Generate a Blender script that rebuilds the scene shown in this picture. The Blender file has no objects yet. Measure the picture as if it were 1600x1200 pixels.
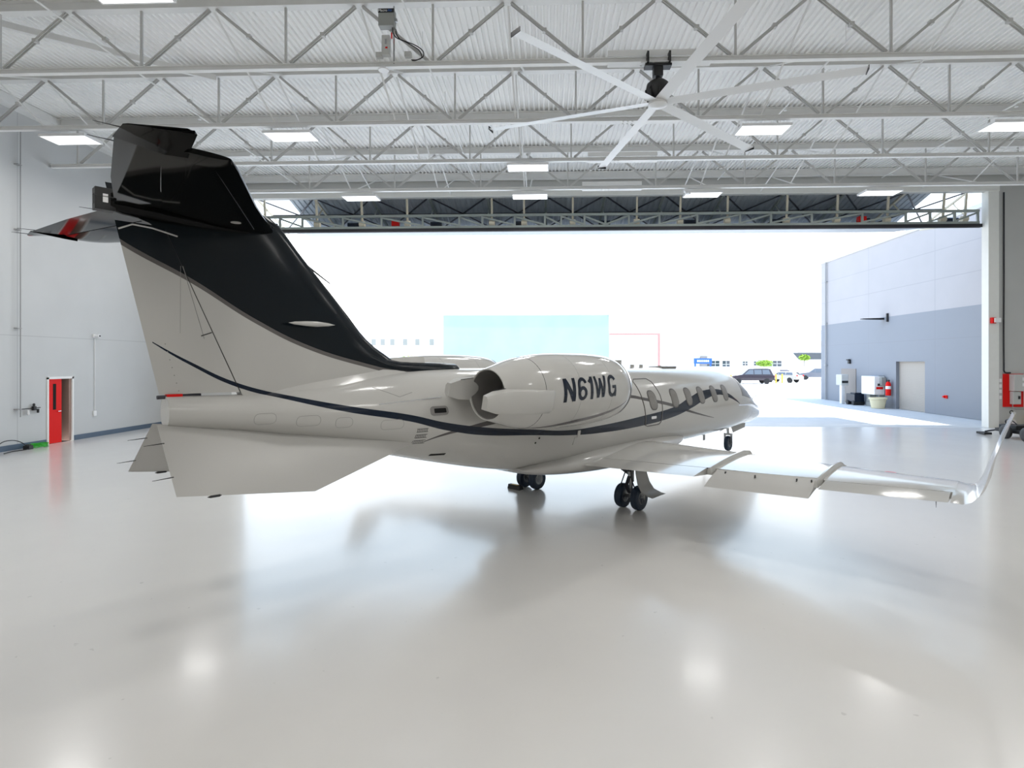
import bpy, bmesh, math, random
import numpy as np
from mathutils import Vector, Matrix

random.seed(7)
S = bpy.context.scene
COL = S.collection
PI = math.pi

# ------------------------------------------------------------------ camera, sky, sun, exposure
cam_data = bpy.data.cameras.new('camera')
cam = bpy.data.objects.new('camera', cam_data); COL.objects.link(cam); S.camera = cam
cam.location = (0, 0, 2.7)
cam.rotation_euler = (PI/2, 0, math.atan(29/850))
cam_data.sensor_width = 36; cam_data.lens = 850/1600*36
cam_data.shift_x = -26/1600; cam_data.shift_y = -34/1600
cam_data.clip_end = 600; cam_data.clip_start = 0.05

S.view_settings.view_transform = 'Standard'; S.view_settings.look = 'None'
S.view_settings.gamma = 1; S.view_settings.exposure = 0.08
S.view_settings.use_curve_mapping = False
try: S.cycles.use_denoising = True
except Exception: pass
S.cycles.max_bounces = 10; S.cycles.diffuse_bounces = 6; S.cycles.glossy_bounces = 5
S.cycles.sample_clamp_indirect = 6

W = bpy.data.worlds.new('sky'); S.world = W; W.use_nodes = True
wn = W.node_tree; wn.nodes.clear()
o_ = wn.nodes.new('ShaderNodeOutputWorld'); b_ = wn.nodes.new('ShaderNodeBackground')
tc = wn.nodes.new('ShaderNodeTexCoord'); sp = wn.nodes.new('ShaderNodeSeparateXYZ'); rp = wn.nodes.new('ShaderNodeValToRGB')
wn.links.new(tc.outputs['Generated'], sp.inputs[0]); wn.links.new(sp.outputs['Z'], rp.inputs[0])
rp.color_ramp.elements[0].position = 0.0; rp.color_ramp.elements[0].color = (1.0, 1.0, 1.0, 1)
rp.color_ramp.elements[1].position = 0.7; rp.color_ramp.elements[1].color = (0.48, 0.67, 1.0, 1)
e = rp.color_ramp.elements.new(0.15); e.color = (0.97, 0.99, 1.0, 1)
e = rp.color_ramp.elements.new(0.34); e.color = (0.60, 0.80, 1.0, 1)
wn.links.new(rp.outputs[0], b_.inputs[0]); b_.inputs[1].default_value = 2.6
wn.links.new(b_.outputs[0], o_.inputs[0])

sun_d = bpy.data.lights.new('sun', 'SUN'); sun_d.energy = 8.0; sun_d.angle = 0.012; sun_d.color = (1.0, 0.96, 0.9)
sun = bpy.data.objects.new('sun', sun_d); COL.objects.link(sun)
sun.rotation_euler = Vector((0.27, -0.06, 1.0)).to_track_quat('Z', 'Y').to_euler()

LAMP_W = 36.0     # each ceiling troffer

# ------------------------------------------------------------------ materials
def inp(n, k, v):
    if k in n.inputs: n.inputs[k].default_value = v
def mat(name, col, rough=0.5, metal=0.0, coat=0.0, spec=0.5, emit=None, estr=0, noise=0.0, nscale=5.0, bump=0.0, trans=0.0):
    m = bpy.data.materials.new(name); m.use_nodes = True
    nt = m.node_tree; p = nt.nodes['Principled BSDF']
    inp(p, 'Base Color', (*col, 1)); inp(p, 'Roughness', rough); inp(p, 'Metallic', metal)
    inp(p, 'Coat Weight', coat); inp(p, 'Coat Roughness', 0.03); inp(p, 'Specular IOR Level', spec)
    inp(p, 'Transmission Weight', trans)
    if emit: inp(p, 'Emission Color', (*emit, 1)); inp(p, 'Emission Strength', estr)
    if noise or bump:
        t = nt.nodes.new('ShaderNodeTexCoord'); n = nt.nodes.new('ShaderNodeTexNoise')
        n.inputs['Scale'].default_value = nscale; n.inputs['Detail'].default_value = 5
        nt.links.new(t.outputs['Object'], n.inputs['Vector'])
        if noise:
            r = nt.nodes.new('ShaderNodeMapRange'); r.inputs['From Min'].default_value = .3; r.inputs['From Max'].default_value = .7
            r.inputs['To Min'].default_value = 1-noise; r.inputs['To Max'].default_value = 1+noise*.5
            nt.links.new(n.outputs['Fac'], r.inputs['Value'])
            mx = nt.nodes.new('ShaderNodeVectorMath'); mx.operation = 'SCALE'; mx.inputs[0].default_value = col
            nt.links.new(r.outputs[0], mx.inputs['Scale']); nt.links.new(mx.outputs[0], p.inputs['Base Color'])
        if bump:
            b = nt.nodes.new('ShaderNodeBump'); b.inputs['Strength'].default_value = bump; b.inputs['Distance'].default_value = .02
            nt.links.new(n.outputs['Fac'], b.inputs['Height']); nt.links.new(b.outputs[0], p.inputs['Normal'])
    return m

class NT:   # small helper for node maths
    def __init__(s, m): s.nt = m.node_tree; s.p = s.nt.nodes['Principled BSDF']
    def node(s, t): return s.nt.nodes.new(t)
    def link(s, a, b): s.nt.links.new(a, b)
    def math(s, op, a, b=None, c=None):
        n = s.node('ShaderNodeMath'); n.operation = op
        for i, v in enumerate((a, b, c)):
            if v is None: continue
            if isinstance(v, (int, float)): n.inputs[i].default_value = v
            else: s.link(v, n.inputs[i])
        return n.outputs[0]
    def curve(s, x, pts, lo, hi, zlo, zhi):
        v = s.math('DIVIDE', s.math('SUBTRACT', x, lo), hi-lo)
        n = s.node('ShaderNodeFloatCurve'); s.link(v, n.inputs['Value'])
        c = n.mapping.curves[0]; n.mapping.use_clip = True; n.mapping.extend = 'HORIZONTAL'
        P = [((a-lo)/(hi-lo), (b-zlo)/(zhi-zlo)) for a, b in pts]
        while len(c.points) < len(P): c.points.new(.5, .5)
        for q, (a, b) in zip(c.points, P): q.location = (a, b)
        n.mapping.update()
        return s.math('MULTIPLY_ADD', n.outputs[0], zhi-zlo, zlo)
    def mix(s, f, a, b):
        n = s.node('ShaderNodeMix'); n.data_type = 'RGBA'
        s.link(f, n.inputs[0])
        for i, v in ((6, a), (7, b)):
            if isinstance(v, tuple): n.inputs[i].default_value = (*v, 1)
            else: s.link(v, n.inputs[i])
        return n.outputs[2]

WHITE_PAINT = (0.505, 0.495, 0.47)
NAVY = (0.006, 0.012, 0.026); GREYL = (0.075, 0.07, 0.072)
M = {}
M['plane'] = mat('aircraft_white_paint', WHITE_PAINT, .1, coat=.2)
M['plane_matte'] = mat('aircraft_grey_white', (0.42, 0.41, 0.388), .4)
M['black_paint'] = mat('gloss_black_paint', (0.0015, 0.0016, 0.0016), .06, spec=.13)
M['navy_paint'] = mat('gloss_navy_paint', NAVY, .15, spec=.4)
M['chrome'] = mat('polished_metal', (.75, .76, .78), .12, metal=1)
M['metal'] = mat('brushed_metal', (.45, .45, .45), .35, metal=1)
M['dark_metal'] = mat('dark_metal', (.06, .06, .07), .4, metal=.6)
M['rubber'] = mat('tyre_rubber', (0.016, 0.032, 0.06), .5, noise=.2, nscale=30)
M['black'] = mat('matte_black', (0.012, 0.012, 0.013), .5)
M['vdark'] = mat('dark_void', (0.004, 0.004, 0.004), .9)
M['line'] = mat('panel_line', (0.24, 0.23, 0.22), .6)
M['line_dark'] = mat('dark_gap_line', (0.03, 0.03, 0.03), .6)
M['shade_glass'] = mat('window_shade', (0.20, 0.185, 0.165), .3, coat=.4)
M['win_frame'] = mat('window_frame', (0.10, 0.09, 0.08), .3)
M['red'] = mat('red_paint', (0.72, 0.008, 0.006), .5, spec=.2)
M['steel_white'] = mat('white_steel_paint', (.80, .80, .785), .5, noise=.03, nscale=3)
M['deck'] = mat('roof_deck_white', (.90, .895, .88), .6, noise=.03, nscale=.7)
M['web'] = mat('web_steel_shaded', (.56, .555, .54), .5, noise=.03, nscale=3)  # white-painted steel; shade on the unlit web faces is put into this grey
M['blade'] = mat('fan_blade_aluminium', (.74, .74, .73), .35)
M['lamp'] = mat('lamp_diffuser', (1, 1, 1), .5, emit=(1, .99, .97), estr=2.5)
M['lamp_frame'] = mat('lamp_frame', (.8, .8, .8), .5)
M['green_steel'] = mat('grey_green_steel', (.30, .335, .315), .5, noise=.06)
M['cream_steel'] = mat('cream_steel', (.62, .57, .45), .55, noise=.05)
M['door_skin'] = mat('corrugated_door_skin', (.42, .46, .50), .5, noise=.06)
M['seal'] = mat('black_rubber_seal', (0.015, 0.014, 0.018), .6)
M['tan'] = mat('tan_wood_jamb', (0.36, 0.24, 0.20), .5)
M['base_blue'] = mat('baseboard_blue_grey', (0.085, 0.125, 0.18), .5, noise=.05)
M['box_grey'] = mat('enclosure_grey', (.30, .31, .29), .45)
M['box_light'] = mat('enclosure_light_grey', (.52, .52, .50), .45)
M['white_pl'] = mat('white_plastic', (.8, .8, .8), .4)
M['conduit'] = mat('conduit_grey', (.33, .33, .33), .5)
M['green_hose'] = mat('green_hose', (0.02, 0.36, 0.015), .4)
M['yellow'] = mat('yellow_paint', (.75, .5, .05), .5)
M['cream_pot'] = mat('cream_pot', (.72, .66, .45), .6)
M['blue_label'] = mat('blue_label', (0.02, 0.12, 0.45), .4)
M['pink'] = mat('pale_pink_tank', (.62, .56, .55), .35)
M['glass'] = mat('dark_glass', (.04, .06, .08), .08, coat=.6)
M['glass_car'] = mat('car_glass', (.10, .12, .15), .08, coat=.6)
M['reflect_red'] = mat('red_marking', (.45, .03, .05), .3)
M['exhaust'] = mat('exhaust_lining', (.22, .21, .20), .45, metal=.3)

def wall_mat(name, col, step=None, zsplit=None, col2=None, joint_z=(), joint_v=(), axis='X', jw=.018):
    """painted tilt-up concrete with real recess-coloured joints"""
    m = mat(name, col, .6, noise=.03, nscale=.8); T = NT(m)
    tcn = T.node('ShaderNodeTexCoord'); sx = T.node('ShaderNodeSeparateXYZ'); T.link(tcn.outputs['Object'], sx.inputs[0])
    src = T.p.inputs['Base Color'].links[0].from_socket
    if zsplit is not None:
        f = T.math('LESS_THAN', sx.outputs['Z'], zsplit); src = T.mix(f, src, col2)
    f = None
    for z in joint_z:
        g = T.math('LESS_THAN', T.math('ABSOLUTE', T.math('SUBTRACT', sx.outputs['Z'], z)), jw); f = g if f is None else T.math('MAXIMUM', f, g)
    for v in joint_v:
        g = T.math('LESS_THAN', T.math('ABSOLUTE', T.math('SUBTRACT', sx.outputs[axis], v)), jw*1.2); f = g if f is None else T.math('MAXIMUM', f, g)
    if f is not None: src = T.mix(T.math('MULTIPLY', f, .3), src, (.2, .2, .22))
    T.link(src, T.p.inputs['Base Color'])
    return m
M['wall_left'] = wall_mat('painted_concrete_left', (.54, .55, .55), joint_z=(3.53,), joint_v=(16.3, 6.3, -3.7), axis='Y', jw=.012)
M['wall_back'] = wall_mat('painted_concrete_back', (.50, .50, .48), joint_z=(), joint_v=(), axis='X', jw=.012)
M['wall_far'] = mat('painted_wall', (.72, .72, .70), .6, noise=.03)
M['wall_cream'] = mat('painted_door_jamb', (.80, .80, .76), .5, noise=.02)

# polished epoxy floor
m = M['floor'] = mat('epoxy_floor', (.66, .655, .64), .16); T = NT(m)
tcn = T.node('ShaderNodeTexCoord'); n1 = T.node('ShaderNodeTexNoise'); n1.inputs['Scale'].default_value = .35; n1.inputs['Detail'].default_value = 6
T.link(tcn.outputs['Object'], n1.inputs['Vector'])
r1 = T.node('ShaderNodeMapRange'); r1.inputs['From Min'].default_value = .3; r1.inputs['From Max'].default_value = .7
r1.inputs['To Min'].default_value = .20; r1.inputs['To Max'].default_value = .235; T.link(n1.outputs['Fac'], r1.inputs['Value']); T.link(r1.outputs[0], T.p.inputs['Roughness'])
n2 = T.node('ShaderNodeTexNoise'); n2.inputs['Scale'].default_value = 2.2; n2.inputs['Detail'].default_value = 8; T.link(tcn.outputs['Object'], n2.inputs['Vector'])
# small dark scuffs
n3 = T.node('ShaderNodeTexNoise'); n3.inputs['Scale'].default_value = 9; n3.inputs['Detail'].default_value = 2; T.link(tcn.outputs['Object'], n3.inputs['Vector'])
sc = T.node('ShaderNodeMapRange'); sc.inputs['From Min'].default_value = .735; sc.inputs['From Max'].default_value = .77; T.link(n3.outputs['Fac'], sc.inputs['Value'])
c1 = T.mix(T.math('MULTIPLY', n2.outputs['Fac'], .5), (.69, .675, .65), (.635, .62, .60))
T.link(T.mix(T.math('MULTIPLY', sc.outputs[0], .3), c1, (.3, .29, .28)), T.p.inputs['Base Color'])
inp(T.p, 'Specular IOR Level', .6); inp(T.p, 'Coat Weight', .28); inp(T.p, 'Coat Roughness', .11)

M['apron'] = mat('concrete_apron', (.58, .58, .57), .7, noise=.05, nscale=1.5)

# ------------------------------------------------------------------ mesh helpers
class MB:
    def __init__(s): s.v = []; s.f = []; s.mi = []
    def add(s, vs, fs, mi=0):
        o = len(s.v); s.v += [tuple(v) for v in vs]; s.f += [tuple(i+o for i in f) for f in fs]; s.mi += [mi]*len(fs); return s
    def box(s, x0, x1, y0, y1, z0, z1, mi=0, mx=None):
        vs = [(x, y, z) for x in (x0, x1) for y in (y0, y1) for z in (z0, z1)]
        if mx: vs = [mx @ Vector(v) for v in vs]
        return s.add(vs, [(0,1,3,2),(4,6,7,5),(0,4,5,1),(2,3,7,6),(0,2,6,4),(1,5,7,3)], mi)
    def beam(s, a, b, w, h, mi=0, up=(0,0,1)):
        a = Vector(a); b = Vector(b); d = (b-a).normalized(); up = Vector(up)
        if abs(d.dot(up)) > .98: up = Vector((0,1,0))
        r = d.cross(up).normalized(); u = r.cross(d).normalized()
        vs = [p + r*(i*w/2) + u*(j*h/2) for p in (a, b) for i, j in ((-1,-1),(1,-1),(1,1),(-1,1))]
        return s.add(vs, [(0,3,2,1),(4,5,6,7),(0,1,5,4),(1,2,6,5),(2,3,7,6),(3,0,4,7)], mi)
    def angle2(s, a, b, w, mi=0):   # back to back angles: a T shaped member
        s.beam(a, b, w, w*.12, mi, up=(0,1,0)); return s.beam(a, b, w*.16, w*.8, mi, up=(0,1,0))
    def ibeam_x(s, x0, x1, y, z0, z1, fw, mi=0, tf=.025, tw=.03):
        s.box(x0, x1, y-fw/2, y+fw/2, z0, z0+tf, mi); s.box(x0, x1, y-fw/2, y+fw/2, z1-tf, z1, mi)
        return s.box(x0, x1, y-tw/2, y+tw/2, z0+tf, z1-tf, mi)
    def ibeam_y(s, x, y0, y1, z0, z1, fw, mi=0, tf=.025, tw=.03):
        s.box(x-fw/2, x+fw/2, y0, y1, z0, z0+tf, mi); s.box(x-fw/2, x+fw/2, y0, y1, z1-tf, z1, mi)
        return s.box(x-tw/2, x+tw/2, y0, y1, z0+tf, z1-tf, mi)
    def tube(s, pts, r, mi=0, n=8, closed=False, cap=True):
        P = [Vector(p) for p in pts]; rr = r if isinstance(r, (list, tuple)) else [r]*len(P)
        o = len(s.v); k = len(P); prev = None
        for i, p in enumerate(P):
            if closed: d = P[(i+1) % k]-P[i-1]
            else: d = P[min(i+1, k-1)]-P[max(i-1, 0)]
            d.normalize()
            if prev is None:
                up = Vector((0,0,1)) if abs(d.z) < .9 else Vector((0,1,0)); a = d.cross(up).normalized()
            else:
                a = prev - d*prev.dot(d); a.normalize()
            prev = a; b = d.cross(a)
            for j in range(n):
                t = 2*PI*j/n; s.v.append(tuple(p + (a*math.cos(t)+b*math.sin(t))*rr[i]))
        m = k if closed else k-1
        for i in range(m):
            i2 = (i+1) % k
            for j in range(n):
                j2 = (j+1) % n; s.f.append((o+i*n+j, o+i*n+j2, o+i2*n+j2, o+i2*n+j)); s.mi.append(mi)
        if cap and not closed:
            s.f.append(tuple(o+j for j in range(n))[::-1]); s.mi.append(mi)
            s.f.append(tuple(o+(k-1)*n+j for j in range(n))); s.mi.append(mi)
        return s
    def lathe(s, prof, c=(0,0,0), axis='Z', n=24, mi=0, mx=None, close=False):
        """prof: (r, h) pairs; axis Z, X or Y"""
        o = len(s.v); k = len(prof); c = Vector(c)
        for r, h in prof:
            for j in range(n):
                t = 2*PI*j/n; a, b = r*math.cos(t), r*math.sin(t)
                v = Vector((a, b, h)) if axis == 'Z' else Vector((h, a, b)) if axis == 'X' else Vector((b, h, a))
                v = v + c
                if mx: v = mx @ v
                s.v.append(tuple(v))
        for i in range(k if close else k-1):
            i2 = (i+1) % k
            for j in range(n):
                j2 = (j+1) % n; s.f.append((o+i*n+j, o+i*n+j2, o+i2*n+j2, o+i2*n+j)); s.mi.append(mi)
        if not close:
            if prof[0][0] > 1e-4: s.f.append(tuple(o+j for j in range(n))[::-1]); s.mi.append(mi)
            if prof[-1][0] > 1e-4: s.f.append(tuple(o+(k-1)*n+j for j in range(n))); s.mi.append(mi)
        return s
    def prism(s, poly, z0, z1, mi=0, mx=None):
        n = len(poly); vs = [(x, y, z0) for x, y in poly]+[(x, y, z1) for x, y in poly]
        if mx: vs = [mx @ Vector(v) for v in vs]
        return s.add(vs, [tuple(range(n))[::-1], tuple(range(n, 2*n))]+[(i, (i+1) % n, n+(i+1) % n, n+i) for i in range(n)], mi)
    def loft(s, rings, mi=0, cap=True, closed=True):
        o = len(s.v); n = len(rings[0])
        for r in rings: s.v += [tuple(p) for p in r]
        for i in range(len(rings)-1):
            for j in range(n if closed else n-1):
                j2 = (j+1) % n; s.f.append((o+i*n+j, o+i*n+j2, o+(i+1)*n+j2, o+(i+1)*n+j)); s.mi.append(mi)
        if cap:
            s.f.append(tuple(o+j for j in range(n))[::-1]); s.mi.append(mi)
            e = o+(len(rings)-1)*n; s.f.append(tuple(e+j for j in range(n))); s.mi.append(mi)
        return s
    def build(s, name, mats, parent=None, smooth=False, bevel=0, fix=True):
        me = bpy.data.meshes.new(name); me.from_pydata(s.v, [], s.f)
        if not isinstance(mats, (list, tuple)): mats = [mats]
        for m_ in mats: me.materials.append(m_)
        for p, i in zip(me.polygons, s.mi): p.material_index = i
        if fix:
            bm = bmesh.new(); bm.from_mesh(me); bmesh.ops.recalc_face_normals(bm, faces=bm.faces); bm.to_mesh(me); bm.free()
        o = bpy.data.objects.new(name, me); COL.objects.link(o)
        if smooth:
            for p in me.polygons: p.use_smooth = True
            try: me.set_sharp_from_angle(angle=math.radians(38))
            except Exception: pass
        if bevel:
            b = o.modifiers.new('bevel', 'BEVEL'); b.width = bevel; b.segments = 2; b.limit_method = 'ANGLE'
        if parent: o.parent = parent
        return o

def tag(o, label=None, cat=None, group=None, kind=None):
    if label: o['label'] = label
    if cat: o['category'] = cat
    if group: o['group'] = group
    if kind: o['kind'] = kind
    return o
def empty(name, loc=(0,0,0), rz=0, label=None, cat=None, group=None):
    o = bpy.data.objects.new(name, None); COL.objects.link(o); o.location = loc; o.rotation_euler = (0,0,rz); o.empty_display_size = .2
    return tag(o, label, cat, group)
def copy_tree(o, parent=None):
    c = o.copy(); COL.objects.link(c); c.parent = parent
    for ch in list(o.children): copy_tree(ch, c)
    return c
def structure(o): o['kind'] = 'structure'; return o
def text_mb(txt, size, depth=.004, bold=.0, spacing=1.0):
    """letter outlines as a mesh builder, in the XY plane, extruded in +Z"""
    cu = bpy.data.curves.new('t', 'FONT'); cu.body = txt; cu.size = size; cu.extrude = depth/2; cu.offset = bold; cu.space_character = spacing
    cu.align_x = 'CENTER'; cu.align_y = 'CENTER'
    ob = bpy.data.objects.new('t', cu); COL.objects.link(ob)
    dg = bpy.context.evaluated_depsgraph_get(); dg.update()
    me = bpy.data.meshes.new_from_object(ob.evaluated_get(dg))
    bpy.data.objects.remove(ob); bpy.data.curves.remove(cu)
    return me
def text_obj(txt, size, name, m, mx, parent=None, depth=.004, bold=0.0, spacing=1.0):
    me = text_mb(txt, size, depth, bold, spacing); me.transform(mx); me.materials.clear(); me.materials.append(m)
    o = bpy.data.objects.new(name, me); COL.objects.link(o)
    if parent: o.parent = parent
    return o
def facing(loc, rz, up=True):   # text standing upright, its front facing the -Y direction turned by rz
    return Matrix.Translation(loc) @ Matrix.Rotation(rz, 4, 'Z') @ Matrix.Rotation(PI/2, 4, 'X')
# ------------------------------------------------------------------ the hangar shell
XL, XR, YB, YR, ZD = -16.4, 21.2, 23.1, -12.0, 10.72
DX0, DX1, DZ = -13.3, 18.2, 9.78
mb = MB(); mb.box(XL, XR, YR, YB, -.12, 0); structure(mb.build('floor', M['floor']))
mb = MB(); mb.box(-90, 110, YB, 190, -.14, -.01); tag(mb.build('ground', M['apron']), kind='structure')

# left wall with the red door's opening (y 17.33 - 18.23)
mb = MB(); x0, x1 = XL-.3, XL
mb.box(x0, x1, YR, 17.33, 0, ZD+.4); mb.box(x0, x1, 18.23, YB+.3, 0, ZD+.4); mb.box(x0, x1, 17.33, 18.23, 2.18, ZD+.4)
structure(mb.build('wall_left', M['wall_left']))
mb = MB(); mb.box(XR, XR+.3, YR, YB+.3, 0, ZD+.4); structure(mb.build('wall_right', M['wall_far']))
mb = MB(); mb.box(XL-.3, XR+.3, YR-.3, YR, 0, ZD+.4); structure(mb.build('wall_rear', M['wall_far']))
mb = MB(); mb.box(XL, DX0, YB, YB+.3, 0, ZD+.4); mb.box(DX1+.42, XR, YB, YB+.3, 0, ZD+.4); mb.box(DX0, DX1+.42, YB, YB+.3, DZ, ZD+.4)
structure(mb.build('wall_back', M['wall_back']))
mb = MB(); mb.box(DX1, DX1+.42, YB-.02, YB+.34, 0, DZ); mb.box(DX1-.02, DX1+.34, YB-.05, YB-.02, 0, .3)
structure(mb.build('trim_1', M['wall_cream']))
mb = MB(); mb.box(DX0-.35, DX0, YB-.02, YB+.34, 0, DZ); structure(mb.build('trim_2', M['wall_cream']))
mb = MB(); mb.box(DX0-.3, DX1+.42, YB-.06, YB, DZ-.03, DZ+.22); structure(mb.build('trim_3', M['wall_cream']))
mb = MB()
mb.box(XL, XL+.025, YR, 17.25, 0, .17); mb.box(XL, XL+.025, 18.31, YB, 0, .17); structure(mb.build('baseboard_left', M['base_blue']))
mb = MB(); mb.box(DX1+.43, XR, YB-.025, YB, 0, .14); structure(mb.build('baseboard_back', M['base_blue']))
# pilaster and eave strips on the left wall
mb = MB(); mb.box(XL, XL+.35, YR, YB, ZD-.28, ZD-.02); structure(mb.build('trim_4', M['steel_white']))
# dark room behind the red door
mb = MB(); mb.box(XL-2.3, XL-2.25, 16.2, 19.4, 0, 2.6); mb.box(XL-2.3, XL-.3, 16.15, 16.2, 0, 2.6); mb.box(XL-2.3, XL-.3, 19.4, 19.45, 0, 2.6)
mb.box(XL-2.3, XL-.3, 16.2, 19.4, 2.6, 2.65); mb.box(XL-2.3, XL-.3, 16.2, 19.4, -.05, -.001); structure(mb.build('wall_side_room', M['vdark']))

# corrugated roof deck, ribs along Y
mb = MB(); pitch = .152; x = XL-.3; prof = []
while x < XR+.3:
    prof += [(x, 0), (x+.05, 0), (x+.065, .06), (x+.137, .06)]; x += pitch
n = len(prof); vs = [(a, YR, ZD+b) for a, b in prof]+[(a, YB+.3, ZD+b) for a, b in prof]
mb.add(vs, [(i, i+1, n+i+1, n+i) for i in range(n-1)])
mb.box(XL-.3, XR+.3, YR, YB+.3, ZD+.25, ZD+.3)
structure(mb.build('ceiling', M['deck'], fix=False))

# door 1: red leaf in the left wall
D = empty('door_1', (XL, 17.78, 0)); D['kind'] = 'structure'
mb = MB(); mb.box(-.3, .03, -.5, -.44, 0, 2.2); mb.box(-.3, .03, .44, .5, 0, 2.2); mb.box(-.3, .03, -.5, .5, 2.14, 2.22)
mb.build('door_frame', M['steel_white'], D)
mb = MB(); mb.box(-.07, -.025, -.44, .08, .01, 2.14, 0); leaf = mb.build('door_leaf', M['red'], D); leaf['label'] = 'red door leaf'
mb = MB(); mb.box(-.026, -.019, -.24, -.13, 1.12, 1.98); mb.build('door_window', M['vdark'], leaf)
mb = MB(); mb.tube([(-.025, .0, 1.06), (.03, .0, 1.06), (.03, -.11, 1.055)], .012); mb.build('door_handle', M['chrome'], leaf, True)
mb = MB(); mb.box(-.28, -.02, .36, .438, .01, 2.14); mb.build('door_panel', M['tan'], D)

# ------------------------------------------------------------------ roof trusses
ZC, ZT = 9.07, 10.72
TY = [-8.12, -5.28, -2.44, .40, 3.24, 6.08, 8.92, 11.76, 14.6, 17.44, 20.28]
NX = [2.39+3.25*(k+.5) for k in range(-6, 6)]; NX = [x for x in NX if XL+.3 < x < XR-.3]
where = {11.76: 'roof truss nearest the camera in view, the ceiling fan hangs from it', 14.6: 'white roof truss second from the camera, carrying a row of four lamps',
         17.44: 'white roof truss third from the camera, one lamp at its middle', 20.28: 'white roof truss farthest from the camera, just before the hangar door'}
proto = None
def make_truss():
    T_ = empty('roof_truss')
    mb = MB(); mb.ibeam_x(XL+.02, XR-.02, 0, ZC+.05, ZC+.16, .12, tf=.012); mb.build('bottom_chord', M['steel_white'], T_)
    mb = MB(); mb.ibeam_x(XL+.02, XR-.02, 0, ZT-.24, ZT-.004, .2, tf=.015); mb.build('top_chord', M['steel_white'], T_)
    for k, x in enumerate(NX):
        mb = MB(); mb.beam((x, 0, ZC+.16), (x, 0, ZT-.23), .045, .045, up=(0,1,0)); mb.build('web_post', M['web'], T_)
        for sgn in (-1, 1):
            xt = x+sgn*1.625
            if not XL+.1 < xt < XR-.1: continue
            a = Vector((x+sgn*.1, 0, ZC+.19)); b = Vector((xt-sgn*.08, 0, ZT-.25))
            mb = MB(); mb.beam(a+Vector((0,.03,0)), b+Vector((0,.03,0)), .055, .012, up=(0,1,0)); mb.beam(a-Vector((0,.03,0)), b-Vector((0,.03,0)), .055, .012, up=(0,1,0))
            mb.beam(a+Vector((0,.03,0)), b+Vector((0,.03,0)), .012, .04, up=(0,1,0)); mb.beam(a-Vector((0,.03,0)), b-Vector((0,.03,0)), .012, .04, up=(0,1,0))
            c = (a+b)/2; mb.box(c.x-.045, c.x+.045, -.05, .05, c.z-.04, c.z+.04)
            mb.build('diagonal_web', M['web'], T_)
    mb = MB(); mb.box(1.3, 3.5, -.02, .02, ZC+.2, ZC+.33); mb.box(1.3, 3.5, -.11, .11, ZC+.025, ZC+.04)
    for i in range(3):
        for j in (-1, 1): mb.box(2.0+i*.12, 2.04+i*.12, j*.07-.02, j*.07+.02, ZC+.01, ZC+.025)
    mb.build('splice_plate', M['steel_white'], T_)
    return T_
for i, y in enumerate(TY):
    if proto is None: proto = make_truss(); t = proto
    else: t = copy_tree(proto)
    t.location = (0, y, 0)
    if y in where: tag(t, where[y], 'roof truss')
    else: tag(t, 'white steel roof truss overhead, nearer than the fan and out of the picture', 'roof truss', 'trusses out of the picture')

# cross bracing between trusses, struts along Y
BX = [-13.9, -7.4, -4.1, -.85, 5.65, 8.9, 15.4]
def bay_name(i): return {7: 'first', 8: 'second', 9: 'third', 10: 'last'}[i]
for i in range(7, len(TY)):
    y0 = TY[i]; y1 = TY[i+1] if i+1 < len(TY) else YB-.02
    for k, bx in enumerate(BX):
        for up in (0, 1):
            mb = MB(); a = (bx+.22*up, y0+.02, ZC+.16 if up else ZT-.2); b = (bx+.22*up, y1-.02, ZT-.2 if up else ZC+.16)
            if i == 10 and not up: b = (bx, y1-.02, ZC+.75)
            mb.angle2(a, b, .05)
            tag(mb.build('cross_brace', M['steel_white']), 'white brace %s toward the door, in the %s truss bay beyond the fan' % ('rising' if up else 'falling', bay_name(i)), 'brace', 'white braces %s in the %s bay' % ('rising' if up else 'falling', bay_name(i)))
for bx, nm in ((-15.0, 'left wall'), (-9.0, 'left lamps'), (12.0, 'right lamps')):
    mb = MB(); mb.angle2((bx, TY[6], ZC+.05), (bx, TY[10], ZC+.05), .1)
    tag(mb.build('bottom_strut', M['steel_white']), 'long white strut tying the truss bottoms together, the one by the %s' % nm, 'strut')
mb = MB(); mb.beam((-12.6, 11.9, 10.42), (-9.0, 14.5, 10.42), .1, .15)
tag(mb.build('roof_beam', M['steel_white']), 'short skewed white roof beam high at the upper left under the deck', 'beam')
mb = MB(); mb.ibeam_x(XL+.02, XR-.02, YB-.12, ZT-.3, ZT-.004, .16); tag(mb.build('roof_beam', M['steel_white']), 'white roof beam along the top of the wall over the hangar door', 'beam')
mb = MB(); mb.beam((XL+.02, YB-.3, 9.98), (XR-.02, YB-.3, 9.98), .07, .07)
tag(mb.build('wall_rail', M['steel_white']), 'thin white rail running across the grey wall above the door', 'rail')
# thin sprinkler pipes
for px, nm in ((-10.6, 'left'), (-3.0, 'centre left'), (7.0, 'right of the fan'), (13.6, 'far right')):
    mb = MB(); mb.tube([(px, 9.2, 10.2), (px, YB-.5, 10.2)], .022, n=6)
    for yy in (10.2, 13.0, 15.9, 18.8, 21.6):
        mb.tube([(px, yy, 10.2), (px, yy, 10.66)], .008, n=5); mb.lathe([(.012, 0), (.02, -.05), (.05, -.07), (.05, -.08), (0, -.08)], (px, yy+.35, 10.18), n=8)
    tag(mb.build('sprinkler_pipe', M['steel_white']), 'thin white sprinkler pipe with heads under the deck, %s' % nm, 'pipe')

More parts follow.
